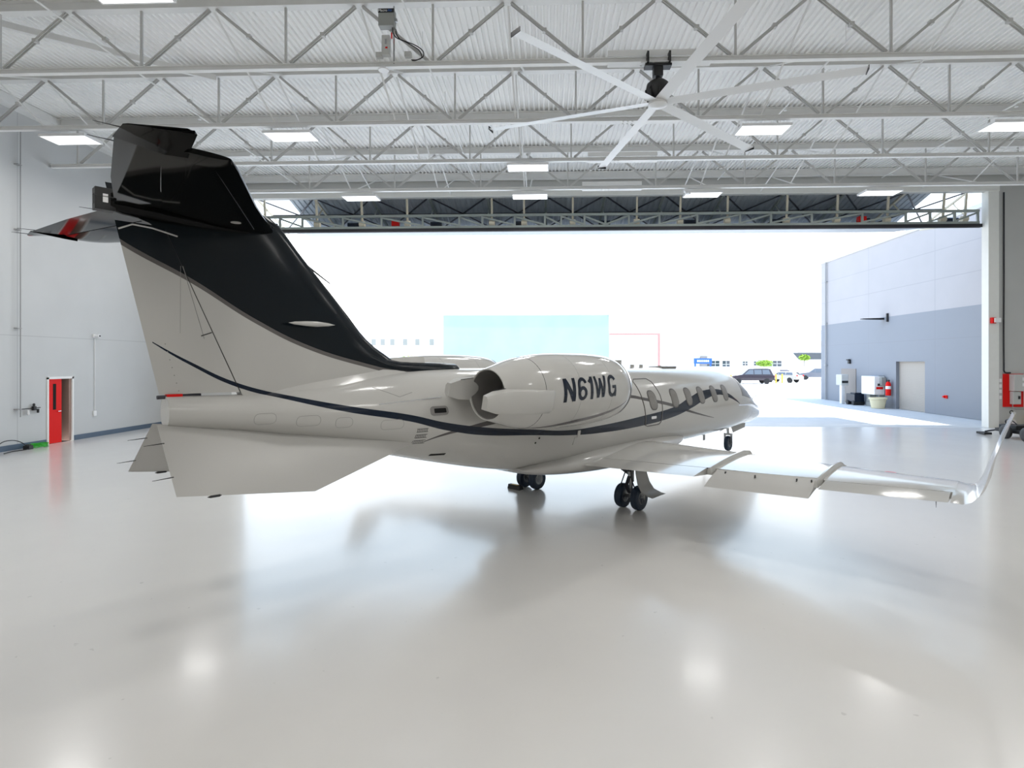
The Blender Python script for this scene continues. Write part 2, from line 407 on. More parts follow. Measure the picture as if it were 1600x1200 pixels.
# ------------------------------------------------------------------ ceiling lamps
lamp_light = bpy.data.lights.new('troffer_light', 'AREA'); lamp_light.shape = 'RECTANGLE'; lamp_light.size = 1.26; lamp_light.size_y = .58; lamp_light.energy = LAMP_W; lamp_light.color = (1, .985, .96)
def make_lamp():
    L = empty('ceiling_lamp')
    mb = MB(); mb.box(-.64, .64, -.3, .3, .02, .06); mb.box(-.66, .66, -.32, -.29, -.01, .06); mb.box(-.66, .66, .29, .32, -.01, .06); mb.box(-.66, -.63, -.29, .29, -.01, .06); mb.box(.63, .66, -.29, .29, -.01, .06)
    mb.box(-.4, -.36, -.02, .02, .06, .11); mb.box(.36, .4, -.02, .02, .06, .11)
    mb.build('lamp_housing', M['lamp_frame'], L)
    mb = MB(); mb.box(-.63, .63, -.29, -.01, .0, .018); mb.box(-.63, .63, .01, .29, .0, .018); mb.build('diffuser', M['lamp'], L)
    return L
LP = {}
for x in (-13.4, -7.1, -.65, 5.8, 12.3):
    for y in (8.93, 14.87, 20.55, 3.3, -2.4, -8.0): LP[(x, y)] = 1
del LP[(-.65, 14.87)]; LP[(-.62, 17.5)] = 1
names = {(-13.4, 14.87): 'white ceiling lamp beside the left wall, left of the tail', (-7.1, 14.87): 'white ceiling lamp just right above the black tail tip',
 (5.8, 14.87): 'white ceiling lamp to the right of the fan', (12.3, 14.87): 'white ceiling lamp at the right edge of the photo', (-.62, 17.5): 'white ceiling lamp left below the fan hub, topmost of the two at the middle',
 (-7.1, 20.55): 'white ceiling lamp by the door header, leftmost of the four there', (-.65, 20.55): 'white ceiling lamp by the door header, second from left',
 (5.8, 20.55): 'white ceiling lamp by the door header, third from left', (12.3, 20.55): 'white ceiling lamp by the door header, rightmost', (-7.1, 8.93): 'white ceiling lamp cut by the top edge at upper left',
 (-13.4, 20.55): 'white ceiling lamp hidden behind the black tail by the door header'}
lp = make_lamp(); first = True
for (x, y) in LP:
    L = lp if first else copy_tree(lp); first = False
    L.location = (x, y, ZC-.115)
    if (x, y) in names: tag(L, names[(x, y)], 'ceiling lamp')
    else: tag(L, 'white rectangular ceiling lamp overhead, out of the picture', 'ceiling lamp', 'lamps out of the picture')
    lo = bpy.data.objects.new('lamp_light', lamp_light); COL.objects.link(lo); lo.location = (0, 0, -.012); lo.parent = L

# ------------------------------------------------------------------ ceiling fan
FX, FY, FZ = 2.37, 11.76, 8.32
F = empty('ceiling_fan', (FX, FY, FZ), 0, 'huge six-blade ceiling fan with black motor hanging from the truss', 'ceiling fan')
mb = MB(); mb.box(-.28, .28, -.1, .1, .70, .75); mb.box(-.25, -.21, -.16, .16, .75, .98); mb.box(.21, .25, -.16, .16, .75, .98); mb.box(-.1, .1, -.08, .08, .5, .72); mb.tube([(-.3, 0, .9), (.3, 0, .9)], .015)
mb.build('mount_bracket', M['black'], F)
mb = MB(); mb.tube([(0, 0, .2), (0, 0, .62)], .045, n=12); mb.tube([(.06, 0, .2), (.06, 0, .6)], .012); mb.build('down_rod', M['black'], F, True)
mb = MB(); mb.lathe([(.06, .36), (.16, .34), (.23, .28), (.25, .18), (.23, .06), (.16, -.04), (.10, -.1)], (0,0,.06), n=24)
for k in range(8):
    t = k*PI/4; mb.box(-.012, .012, .2, .27, 0, .22, mx=Matrix.Rotation(t, 4, 'Z'))
mb.build('motor', M['black'], F, True)
mb = MB(); mb.lathe([(.18, -.02), (.2, -.05), (.2, -.11), (.12, -.15), (.0, -.16)], n=24); mb.build('hub', M['blade'], F, True)
mb = MB()
for k in range(4):
    t = math.radians(45+90*k); mb.tube([(.2*math.cos(t), .2*math.sin(t), .3), (.34*math.cos(t), .34*math.sin(t), .12)], .006, n=5)
mb.build('guy_wire', M['black'], F)
bl = None
for k in range(6):
    if bl is None:
        mb = MB(); rings = []
        for i in range(12):
            x = .16+(3.9-.16)*i/11; zz = -.05-.012*(x/3.9)**2
            R_ = []
            for yy, dz in ((-.125, -.012), (-.05, .014), (.03, .02), (.125, .006), (.03, -.004), (-.05, -.006)):
                ca, sa = math.cos(math.radians(-13)), math.sin(math.radians(-13)); R_.append((x, yy*ca-dz*sa, zz+yy*sa+dz*ca))
            rings.append(R_)
        mb.loft(rings); bl = mb.build('blade', M['blade'], F, True); b = bl
        mb = MB(); mb.box(3.9, 3.915, -.12, .12, -.1, -.02); cap = mb.build('blade_cap', M['black'], b)
    else:
        b = bl.copy(); COL.objects.link(b); c = cap.copy(); COL.objects.link(c); c.parent = b
    b.rotation_euler = (0, 0, math.radians(42+60*k))

# fan controller and disconnect on the first truss
G = empty('fan_controller', (-3.45, 11.66, 9.3), 0, 'grey fan control box with black name strip on strut above the first truss chord', 'control box')
mb = MB(); mb.box(-.17, .17, -.12, .06, .62, .98); mb.build('enclosure', M['box_grey'], G, bevel=.008)
mb = MB(); mb.box(-.172, .172, -.126, -.12, .89, .975); mb.build('name_strip', M['black'], G)
text_obj('Macro', .075, 'lettering', M['white_pl'], facing((-.07, -.128, .932), 0), G); text_obj('Air', .075, 'lettering', M['blue_label'], facing((.085, -.128, .932), 0), G)
mb = MB(); mb.box(.1, .13, .07, .1, -.1, 1.15); mb.box(.17, .22, -.06, .0, .74, .8); mb.build('strut_channel', M['metal'], G)
G2 = empty('disconnect_switch', (-3.47, 11.62, 9.3), 0, 'light grey disconnect box with red handle hanging below the fan controller', 'electrical box')
mb = MB(); mb.box(-.08, .09, -.07, .05, .0, .42); mb.build('enclosure', M['box_light'], G2, bevel=.006)
mb = MB(); mb.box(-.0, .05, -.075, -.07, .13, .16); mb.box(.11, .13, -.02, .02, .38, .5); mb.build('switch_handle', M['red'], G2)
mb = MB(); mb.box(-.01, .03, -.075, -.07, .22, .33); mb.build('warning_label', M['conduit'], G2)
for dx, nm in ((0, 'outer'), (.06, 'inner')):
    mb = MB(); pts = [(-3.33+dx, 11.6+dx, 9.9), (-3.32+dx, 11.6+dx, 9.8), (-3.24+dx, 11.6+dx, 9.68), (-3.05, 11.6+dx, 9.6+dx*.3), (-2.85+dx, 11.6+dx, 9.52-dx), (-2.68-dx*.6, 11.6+dx, 9.4-dx), (-2.66-dx, 11.6+dx, 9.27), (-2.78-dx, 11.6+dx, 9.2+dx*.3), (-2.92, 11.6+dx, 9.2+dx*.3)]
    v = [Vector(p) for p in pts]; sm = []
    for i in range(len(v)-1):
        p0, p1, p2, p3 = v[max(i-1,0)], v[i], v[i+1], v[min(i+2, len(v)-1)]
        for q in range(6):
            u = q/6; sm.append(.5*((2*p1)+(p2-p0)*u+(2*p0-5*p1+4*p2-p3)*u*u+(3*p1-p0-3*p2+p3)*u**3))
    mb.tube(sm+[v[-1]], .011, n=6); tag(mb.build('power_cable', M['black'], smooth=True), 'black looped power cable from the fan controller down to the truss, the %s loop' % nm, 'cable')
for x, nm in ((-3.62, 'left below the disconnect box'), (-3.0, 'where the black cables end')):
    mb = MB(); mb.box(x-.07, x+.07, 11.6, 11.7, 9.28, 9.39); tag(mb.build('junction_box', M['box_light'], bevel=.005), 'small grey junction box on the first truss chord, %s' % nm, 'junction box')
mb = MB(); mb.lathe([(.0, 0), (.11, -.0), (.12, .02), (.05, .05), (.05, .085)], (-3.55, 11.7, ZC-.04), n=20); tag(mb.build('smoke_detector', M['white_pl'], smooth=True), 'round white detector under the first truss chord', 'detector')
mb = MB(); mb.box(5.05, 5.35, 20.2, 20.36, ZC-.08, ZC); mb.lathe([(.12, 0), (.1, -.09), (0, -.1)], (5.2, 20.28, ZC-.08), n=16); tag(mb.build('ceiling_sensor', M['white_pl']), 'white sensor under the last truss left of a door header lamp', 'sensor')
# ------------------------------------------------------------------ bifold hangar door, folded up outside the opening
BD = empty('bifold_door', (2.5, 23.45, 0), 0, 'folded up bifold hangar door with grey green truss frame over the opening', 'hangar door')
hx = 15.6   # half width
zb0, zb1 = 8.5, 9.1
mb = MB(); mb.box(-hx, hx, -.05, .05, zb1-.1, zb1); mb.box(-hx, hx, -.05, .05, zb0, zb0+.1)
mb.build('frame_chord', M['green_steel'], BD)
mb = MB(); mb.box(-hx-.1, hx+.1, -.06, .1, zb0-.14, zb0); mb.build('bottom_seal', M['seal'], BD)
cols = [-14.9, -12.6, -10.6, -8.6, -4.9, -3.5, -1.4, 1.35, 3.2, 5.2, 7.7, 9.8, 11.9, 14.2, 15.1]
ps = sorted([-hx+.05, -hx+.6, -14.2, -13.2, -11.4, -9.7, -7.9, -6.3, -5.3, -3.9, -2.6, -1.9, -.9, 0, 1.0, 2.3, 3.9, 5.7, 7.0, 8.7, 10.8, 12.6, 13.6, 14.6, hx-.05])
for i, x in enumerate(ps):
    mb = MB(); mb.beam((x, 0, zb0+.1), (x, 0, zb1-.1), .08, .07, up=(0,1,0)); mb.build('frame_post', M['green_steel'], BD)
    if i+1 < len(ps):
        x2 = ps[i+1]; lo, hi = (zb0+.12, zb1-.12); a, b = ((x, 0, hi), (x2, 0, lo)) if (x+x2)/2 < 0 else ((x, 0, lo), (x2, 0, hi))
        mb = MB(); mb.beam(a, b, .07, .06, up=(0,1,0)); mb.build('frame_diagonal', M['green_steel'], BD)
for x in cols:
    mb = MB(); mb.beam((x, .12, zb0+.2), (x, .0, 9.95), .075, .075, up=(0,1,0)); mb.build('hanger_post', M['cream_steel'], BD)
    mb = MB(); mb.lathe([(.12, -.12), (.12, .12)], (x, .14, zb0+.25), axis='X', n=14); mb.build('strap_drum', M['cream_steel'], BD, True)
# upper leaf: falls outwards from the header to the fold; corrugated skin outside, frames inside
fy, fz = 3.3, 9.25; hz = 10.15
mb = MB(); n = 0; prof = []; x = -hx+1.5
while x < hx-1.5: prof += [(x, 0), (x+.12, 0), (x+.15, .03), (x+.22, .03)]; x += .25
dn = Vector((0, fy, fz-hz)).normalized(); nn = Vector((0, -dn.z, dn.y))
vs = [Vector((a, .1, hz))+nn*b for a, b in prof]+[Vector((a, fy, fz))+nn*b for a, b in prof]; k = len(prof)
mb.add(vs, [(i, i+1, k+i+1, k+i) for i in range(k-1)]); mb.build('upper_skin', M['door_skin'], BD, fix=False)
# lower leaf inner skin, seen only from above and outside
mb = MB(); vs = [(-hx+1.5, .15, zb0+.02), (hx-1.5, .15, zb0+.02), (hx-1.5, fy, fz-.25), (-hx+1.5, fy, fz-.25)]; vs += [(a, b, c-.04) for a, b, c in vs]
mb.add(vs, [(0,1,2,3),(7,6,5,4),(0,4,5,1),(1,5,6,2),(2,6,7,3),(3,7,4,0)]); mb.build('lower_skin', M['door_skin'], BD)
for i, x in enumerate(np.linspace(-hx+.2, hx-.2, 13)):
    mb = MB(); mb.beam((x, .1, hz-.12), (x, fy, fz-.1), .09, .07); mb.beam((x, .15, zb0+.12), (x, fy, fz-.2), .07, .07)
    mb.beam((x, 1.2, hz-.45), (x, .6, 9.1), .05, .05); mb.build('rafter', M['cream_steel'] if i in (0,1,11,12) else M['green_steel'], BD)
    if i < 12:
        x2 = x+(2*hx-.4)/12; mb = MB(); mb.beam((x, .3, hz-.2), (x2, fy-.2, fz-.02), .05, .05); mb.beam((x2, .3, hz-.2), (x, fy-.2, fz-.02), .05, .05)
        mb.build('bracing_rod', M['dark_metal'], BD)
mb = MB(); mb.beam((-hx+.2, 1.7, (hz+fz)/2-.12), (hx-.2, 1.7, (hz+fz)/2-.12), .07, .07); mb.build('purlin', M['dark_metal'], BD)
for x in (-9.2, 11.0): mb = MB(); mb.box(x-.16, x+.16, .3, .5, 8.72, 8.95); mb.build('motor_cover', M['red'], BD)
for x in np.linspace(-14.8, 14.8, 9):
    mb = MB(); mb.lathe([(.1, -.25), (.1, .25)], (x, .45, zb0+.3), axis='X', n=12); mb.build('drive_barrel', M['navy_paint'], BD, True)

# ------------------------------------------------------------------ things on the left wall
XW = XL
mb = MB(); mb.tube([(XW+.1, 16.3, 1.0), (XW+.1, 16.3, 9.9)], .014, n=8)
for z in (1.25, 3.75, 6.8, 8.8): mb.box(XW, XW+.13, 16.18, 16.32, z-.012, z+.012)
tag(mb.build('wall_pipe', M['conduit'], smooth=True), 'thin grey pipe running up the left wall beside the red door', 'pipe')
A = empty('air_regulator', (XW, 16.75, 1.22), 0, 'compressed air filter and valve set on the left wall beside the pipe', 'regulator')
mb = MB(); mb.tube([(.06, -.45, .02), (.06, .25, .02)], .014); mb.box(.03, .12, -.02, .06, -.05, .08); mb.lathe([(.03, 0), (.035, .1), (.02, .12)], (.07, .02, .05), n=10); mb.lathe([(.03, -.12), (.035, 0)], (.07, .16, -.02), n=10)
mb.build('valve_body', M['black'], A); mb = MB(); mb.lathe([(.0, -.2), (.035, -.16), (.03, -.02)], (.07, -.17, 0), n=10); mb.build('filter_bowl', M['white_pl'], A, True)
V = empty('security_camera', (XW, 19.18, 3.65), 0, 'white security camera high on the left wall right of the red door', 'camera')
mb = MB(); mb.box(0, .05, -.1, .1, -.06, .06); mb.lathe([(.06, 0), (.06, .2), (.045, .21)], (.0, -.02, 0), axis='X', n=14); mb.build('housing', M['white_pl'], V, True)
mb = MB(); mb.lathe([(.035, .205), (.035, .215)], (0, -.02, 0), axis='X', n=12); mb.build('lens', M['black'], V)
mb = MB(); mb.tube([(XW+.02, 19.16, 3.55), (XW+.02, 19.16, .95)], .012, n=6); tag(mb.build('wall_conduit', M['white_pl']), 'thin white conduit below the security camera', 'conduit')
mb = MB(); mb.box(XW, XW+.05, 19.09, 19.21, .76, .94); mb.box(XW+.05, XW+.056, 19.12, 19.18, .8, .9); tag(mb.build('outlet_box', M['white_pl'], bevel=.006), 'small white outlet box on the left wall under the security camera', 'outlet')
def smooth_path(pts, q=6):
    v = [Vector(p) for p in pts]; sm = []
    for i in range(len(v)-1):
        p0, p1, p2, p3 = v[max(i-1,0)], v[i], v[i+1], v[min(i+2, len(v)-1)]
        for k in range(q):
            u = k/q; sm.append(.5*((2*p1)+(p2-p0)*u+(2*p0-5*p1+4*p2-p3)*u*u+(3*p1-p0-3*p2+p3)*u**3))
    return sm+[v[-1]]
mb = MB(); pts = []
for k in range(90):
    t = k*.42; pts.append((XW+.28+.17*math.cos(t), 16.72+(.28+.04*math.sin(k*1.7))*math.sin(t), .02+.0012*k+.012*math.sin(k*2.3)))
mb.tube(pts, .012, n=6); tag(mb.build('green_cord', M['green_hose'], smooth=True), 'coil of bright green cord on the floor against the left wall', 'cord')
mb = MB(); mb.tube(smooth_path([(XW+.25, 15.3, .03), (XW+.2, 15.6, .3), (XW+.2, 15.95, .33), (XW+.25, 16.2, .22), (XW+.3, 16.32, .05), (XW+.4, 16.2, .02), (XW+.35, 15.8, .02), (XW+.5, 15.4, .02)]), .014, n=6)
tag(mb.build('black_cable', M['black'], smooth=True), 'black cable looping on the floor at the left edge', 'cable')
mb = MB(); mb.box(XW+.2, XW+.4, 16.27, 16.42, 0, .12); mb.box(XW+.23, XW+.37, 16.3, 16.39, .12, .15); tag(mb.build('floor_plug', M['black'], bevel=.01), 'small black plug block on the floor beside the green cord', 'plug')

# ------------------------------------------------------------------ things at the right jamb
Z = empty('strobe_alarm', (18.42, 23.08, 4.42), 0, 'red and white alarm strobe on the cream door jamb', 'alarm')
mb = MB(); mb.box(-.16, .0, -.12, 0, -.12, .12); mb.build('red_base', M['red'], Z, bevel=.01); mb = MB(); mb.box(-.1, .16, -.17, -.12, -.09, .1); mb.box(.0, .16, -.12, 0, -.09, .1); mb.build('strobe_lens', M['white_pl'], Z, bevel=.015)
mb = MB(); mb.tube(smooth_path([(18.8, 23.06, 9.7), (18.8, 23.06, 6), (18.79, 23.06, 4), (18.80, 23.06, 2.6), (18.80, 23.06, 2.36), (18.86, 23.05, 2.27), (19.05, 23.04, 2.265)]), .028, n=6)
tag(mb.build('black_conduit', M['seal'], smooth=True), 'black cable running down the wall right of the cream jamb to the red panel', 'cable')
P_ = empty('door_control_panel', (19.2, 23.1, 0), 0, 'grey door control box on a red backing board at the right wall', 'control panel')
mb = MB(); mb.box(-.42, .37, -.05, 0, .86, 2.22); mb.build('backing_board', M['red'], P_)
mb = MB(); mb.box(-.2, .5, -.3, -.05, 1.52, 2.2); mb.build('control_box', M['box_light'], P_, bevel=.01)
mb = MB(); mb.box(.12, .36, -.306, -.3, 1.95, 2.08); mb.box(.12, .36, -.306, -.3, 1.72, 1.85); mb.build('label_plate', M['white_pl'], P_)
mb = MB(); mb.box(.26, .34, -.309, -.306, 1.97, 2.03); mb.build('warning_symbol', M['red'], P_)
mb = MB(); mb.box(-.18, .14, -.22, -.05, .98, 1.5); mb.build('switch_box', M['box_light'], P_, bevel=.01)
mb = MB(); mb.box(.02, .08, -.26, -.22, 1.2, 1.32); mb.build('switch_lever', M['black'], P_)
mb = MB(); mb.tube([(-.12, -.12, .98), (-.1, -.1, .8), (.05, -.06, .76), (1.6, -.04, .76)], .015, n=6); mb.build('conduit', M['conduit'], P_)
for i, z in enumerate((1.95, 1.72, 1.5, 1.25)):
    mb = MB(); mb.box(18.64, 18.74, 23.085, 23.1, z-.07, z+.07); tag(mb.build('notice_card', M['white_pl']), 'small white notice on the wall left of the red board, %s' % ('topmost', 'second from top', 'third from top', 'lowest')[i], 'notice')
mb = MB(); mb.box(19.85, 20.25, 23.07, 23.1, 1.9, 2.0); tag(mb.build('wall_sign', M['white_pl']), 'white strip sign right of the control panel', 'sign')
mb = MB(); mb.box(19.8, 20.1, 23.07, 23.1, 1.42, 1.62); tag(mb.build('wall_sign', M['white_pl']), 'small white sign lower right of the control panel', 'sign')
K = empty('pressure_tank', (18.85, 22.75, 0), 0, 'small pale pink pump sprayer with black handle by the right wall', 'sprayer')
mb = MB(); mb.lathe([(.0, 0), (.13, .0), (.15, .04), (.15, .28), (.12, .36), (.04, .42), (.04, .46)], n=20); mb.build('tank', M['pink'], K, True)
mb = MB(); mb.tube([(0, 0, .45), (0, 0, .6)], .015); mb.tube([(.07*math.cos(t), 0, .67+.07*math.sin(t)) for t in np.linspace(0, 2*PI, 14)[:-1]], .018, closed=True); mb.build('pump_handle', M['black'], K, True)
C_ = empty('tow_cart', (16.6, 19.7, 0), -PI/2, 'low black wheeled tow cart at the right edge', 'cart')
mb = MB(); mb.box(-.75, .9, -.25, .35, .2, .32); mb.box(-.55, .1, -.2, .25, .32, .48); mb.tube([(-.7, 0, .28), (-1.2, -.25, .12)], .03); mb.box(-1.4, -1.0, -.42, -.15, .02, .1); mb.build('frame', M['black'], C_, bevel=.01)
for wx, wy in ((-.1, -.4), (-.1, .42), (.75, -.4), (.75, .42)):
    mb = MB(); mb.lathe([(.1, -.07), (.2, -.07), (.24, -.04), (.24, .04), (.2, .07), (.1, .07)], (wx, wy, .24), axis='Y', n=24); w = mb.build('wheel', M['black'], C_, True)
    mb = MB(); mb.lathe([(.1, -.05), (.1, .05)], (wx, wy, .24), axis='Y', n=10)
    mb.build('wheel_hub', M['dark_metal'], w, True)
mb = MB(); mb.box(19.65, 20.25, 22.75, 23.05, 0, .42); mb.box(19.6, 20.3, 22.72, 23.07, .42, .48); tag(mb.build('yellow_crate', M['yellow'], bevel=.01), 'yellow crate against the wall behind the tow cart', 'crate')
mb = MB(); mb.tube(smooth_path([(16.5, 20.15, .5), (16.45, 20.1, .62), (16.45, 19.9, .66), (16.55, 19.75, .5)]), .02, n=6); tag(mb.build('cart_hose', M['dark_metal'], smooth=True), 'bent dark hose on top of the tow cart', 'hose')
# ------------------------------------------------------------------ the business jet
# local frame: X forward, Y to port, Z up; origin on the floor below the main gear
HEAD = math.radians(39.7)
J = empty('business_jet', (0.6, 10.9, 0), PI/2-HEAD, 'white twin-engine business jet with glossy black tail fin parked in the hangar', 'airplane')
def herm(xs, ys, x):
    xs = np.asarray(xs, float); ys = np.asarray(ys, float); m_ = np.zeros_like(ys); d = np.diff(ys)/np.diff(xs)
    for i in range(1, len(xs)-1):
        if d[i-1]*d[i] > 0:
            w1 = 2*(xs[i+1]-xs[i])+(xs[i]-xs[i-1]); w2 = (xs[i+1]-xs[i])+2*(xs[i]-xs[i-1]); m_[i] = (w1+w2)/(w1/d[i-1]+w2/d[i])
    m_[0] = d[0]; m_[-1] = d[-1]
    x = min(max(x, xs[0]), xs[-1]); i = min(max(int(np.searchsorted(xs, x)-1), 0), len(xs)-2); h = xs[i+1]-xs[i]; u = (x-xs[i])/h
    return float(ys[i]*(2*u**3-3*u*u+1)+h*m_[i]*(u**3-2*u*u+u)+ys[i+1]*(-2*u**3+3*u*u)+h*m_[i+1]*(u**3-u*u))
# station, centre height, half width, height above, depth below
SEC = np.array([(-7.08,2.18,.15,.17,.16),(-6.4,2.13,.27,.21,.22),(-5.5,2.03,.46,.40,.33),(-4.5,1.92,.66,.63,.49),(-3.5,1.80,.83,.80,.63),
(-2.5,1.70,.93,.90,.76),(-1.2,1.62,.97,.96,.89),(0,1.61,.975,.97,.93),(2,1.61,.975,.97,.92),(4.5,1.61,.975,.965,.91),(5.8,1.60,.97,.955,.89),
(6.4,1.58,.955,.92,.86),(7.0,1.53,.90,.77,.80),(7.5,1.47,.81,.60,.73),(8.2,1.36,.66,.43,.61),(8.9,1.24,.50,.33,.48),(9.5,1.13,.34,.23,.34),(9.9,1.06,.19,.14,.20),(10.08,1.03,.05,.04,.06)])
def fs(s): return [herm(SEC[:,0], SEC[:,k], s) for k in (1,2,3,4)]
def fpt(s, phi, off=0):      # phi 0 = starboard, 90 deg = top; off = distance off the skin
    zc, ry, up, dn = fs(s); c, sn = math.cos(phi), math.sin(phi); rz = up if sn > 0 else dn
    n = Vector((0, -c/ry, sn/rz)).normalized()
    return Vector((s, -ry*c, zc+rz*sn))+n*off
def fside(s, z, off=0, side=1):   # point on the skin at height z; side 1 = starboard
    zc, ry, up, dn = fs(s); rz = up if z > zc else dn; phi = math.asin(max(-.999, min(.999, (z-zc)/rz)))
    if side < 0: phi = PI-phi
    return fpt(s, phi, off)

def paint(m, fin=False):
    T = NT(m); t = T.node('ShaderNodeTexCoord'); x = T.node('ShaderNodeSeparateXYZ'); T.link(t.outputs['Object'], x.inputs[0]); s, z = x.outputs['X'], x.outputs['Z']
    A = [(-7.2,2.915,2.905),(-6.85,2.70,2.665),(-6.38,2.46,2.412),(-5.98,2.335,2.283),(-5.32,2.175,2.10),(-4.515,2.018,1.93),(-3.957,1.872,1.767),(-3.33,1.762,1.648),(-2.43,1.657,1.567),(-1.5,1.563,1.475),(-.57,1.565,1.427),(.79,1.62,1.425),(2.15,1.711,1.502),(3.14,1.90,1.655),(3.95,2.015,1.81),(4.7,2.018,1.878),(5.25,1.915,1.80),(5.82,1.71,1.655),(6.1,1.58,1.56)]
    u = T.curve(s, [(a,b) for a,b,c in A], -7.2, 6.1, 1.3, 3.0); l = T.curve(s, [(a,c) for a,b,c in A], -7.2, 6.1, 1.3, 3.0)
    B = [(-4.3,1.62,.004),(-3.944,1.73,.018),(-3.548,1.79,.028),(-2.96,1.86,.035),(-1.3,2.04,.03),(.41,2.035,.03),(1.12,1.94,.032),(2.17,1.765,.035),(3.09,1.56,.025),(4.5,1.31,.004)]
    gc = T.curve(s, [(a,b) for a,b,c in B], -4.3, 4.5, 1.2, 2.2); gw = T.curve(s, [(a,c) for a,b,c in B], -4.3, 4.5, 0, .05)
    col = (T.p.inputs['Base Color'].default_value[0:3])
    inr = T.math('MULTIPLY', T.math('GREATER_THAN', s, -4.28), T.math('LESS_THAN', s, 4.48))
    f = T.math('MULTIPLY', T.math('LESS_THAN', T.math('ABSOLUTE', T.math('SUBTRACT', z, gc)), gw), inr)
    c = T.mix(f, tuple(col), (.10, .092, .09))
    inr = T.math('MULTIPLY', T.math('GREATER_THAN', s, -7.19), T.math('LESS_THAN', s, 6.09))
    f = T.math('MULTIPLY', T.math('MULTIPLY', T.math('LESS_THAN', z, u), T.math('GREATER_THAN', z, l)), inr)
    c = T.mix(f, c, NAVY)
    if fin:
        K = [(-7.6,4.02),(-7.45,3.90),(-6.85,3.58),(-6.2,3.18),(-5.6,2.9),(-4.9,2.70),(-4.3,2.585),(-3.6,2.555),(-3.1,2.55)]
        zb = T.curve(s, K, -7.6, -3.1, 2.4, 4.1)
        c = T.mix(T.math('GREATER_THAN', z, T.math('SUBTRACT', zb, .05)), c, (.13, .12, .115)); c = T.mix(T.math('GREATER_THAN', z, zb), c, (0.003, 0.006, 0.009))
    T.link(c, T.p.inputs['Base Color'])
M['body'] = mat('fuselage_paint', WHITE_PAINT, .12, spec=.36); paint(M['body'])
M['fin'] = mat('fin_paint', WHITE_PAINT, .15, spec=.3); paint(M['fin'], True)

mb = MB(); rings = []
for s in np.concatenate([np.linspace(-7.08, 6, 90), np.linspace(6.08, 9.9, 44), [9.97, 10.03, 10.08]]):
    rings.append([fpt(s, 2*PI*j/72) for j in range(72)])
mb.loft(rings); FU = mb.build('fuselage', M['body'], J, True)
# belly and wing root fairing
mb = MB(); rings = []
for s in np.linspace(-2.2, 3.4, 40):
    u = (s+2.2)/5.6; w = math.sin(PI*u)**.5; R_ = []
    for j in range(40):
        a = 2*PI*j/40; c, sn = math.cos(a), math.sin(a)
        R_.append((s, -(abs(c)**.75*math.copysign(1, c))*(.55+.55*w), .93+.0*u+(abs(sn)**.8*math.copysign(1, sn))*(.29*w+.02 if sn < 0 else .22*w+.02)))
    rings.append(R_)
mb.loft(rings); mb.build('belly_fairing', M['plane'], J, True)

def naca(x, t): x = max(0, min(1, x)); return 5*t*(.2969*math.sqrt(x)-.126*x-.3516*x*x+.2843*x**3-.1036*x**4)
def surf(mb, st, nd, mi=0, n=14):
    """st: (le, te, thickness ratio, c0, c1); nd: thickness direction"""
    rings = []
    for le, te, th, c0, c1 in st:
        le = Vector(le); te = Vector(te); ch = (te-le).length; nn = Vector(nd(le) if callable(nd) else nd).normalized(); R_ = []
        xs = [c0+(c1-c0)*(1-math.cos(PI*i/(n-1)))/2 for i in range(n)]
        for x in xs: R_.append(le+(te-le)*x+nn*naca(x, th)*ch)
        for x in xs[::-1]: R_.append(le+(te-le)*x-nn*naca(x, th)*ch)
        rings.append(R_)
    return mb.loft(rings, mi)
# fin and rudder
LEZ = [(2.2,-3.95),(2.5,-4.1),(2.66,-4.25),(2.78,-4.42),(2.9,-4.62),(3.05,-4.8),(3.35,-5.06),(3.64,-5.32),(4.03,-5.68),(4.2,-5.82),(4.34,-5.95),(4.40,-6.06),(4.43,-6.2)]
def fle(z): return herm([a for a,b in LEZ], [b for a,b in LEZ], z)
def fte(z): return -7.13-(z-2.37)*.215
def fhg(z): return -6.36-(z-2.33)*.42
def fth(z): return .088 if z > 3 else .088+(3-z)*.012
zz = [2.1,2.2,2.35,2.5,2.6,2.7,2.8,2.9,3.0,3.1,3.3,3.6,3.9,4.05,4.2,4.3,4.38,4.43]
mb = MB(); surf(mb, [((fle(max(z,2.2)),0,z),(fte(z),0,z),fth(z),0,(fle(max(z,2.2))-fhg(z))/(fle(max(z,2.2))-fte(z))-.002 if z < 4.1 else 1) for z in zz], (0,1,0), n=18); FIN = mb.build('fin', M['fin'], J, True)
mb = MB(); surf(mb, [((fle(z),0,z),(fte(z),0,z),fth(z),(fle(z)-fhg(z))/(fle(z)-fte(z))+.002,1) for z in (2.37,2.6,2.9,3.2,3.5,3.8,4.08)], (0,1,0), n=8); RUD = mb.build('rudder', M['fin'], J, True)
mb = MB(); mb.tube([(-6.75,.0,2.35),(-7.15,.0,2.34)], .02); mb.build('rudder_pushrod', M['dark_metal'], RUD)
mb = MB(); mb.box(-7.07,-6.93,-.04,.04,2.325,2.37); mb.build('red_tag', M['red'], RUD)
def fsurf(s, z, off=.004, side=-1):
    c = (fle(z)-s)/(fle(z)-fte(z)); return (s, side*(naca(c, fth(z))*(fle(z)-fte(z))+off), z)
mb = MB(); mb.tube([fsurf(fhg(z)-.0, z, -.004) for z in np.linspace(2.36, 4.05, 14)], .0035, n=5); mb.tube([fsurf(-6.66, 3.02, 0), fsurf(-6.76, 2.98, 0)], .007, n=5); mb.build('hinge_gap', M['line_dark'], FIN)
mb = MB(); mb.tube([fsurf(-6.95, z, -.003) for z in (3.7, 3.4, 3.0)], .004, n=5); mb.tube([fsurf(-6.93+.2*u, 3.7-.75*u, 0) for u in (0,.5,1)], .003, n=5)
for k in range(7): z = 2.4+.08*k; mb.box(-6.98-.02*k, -6.97-.02*k, -.075, -.07, z, z+.01)
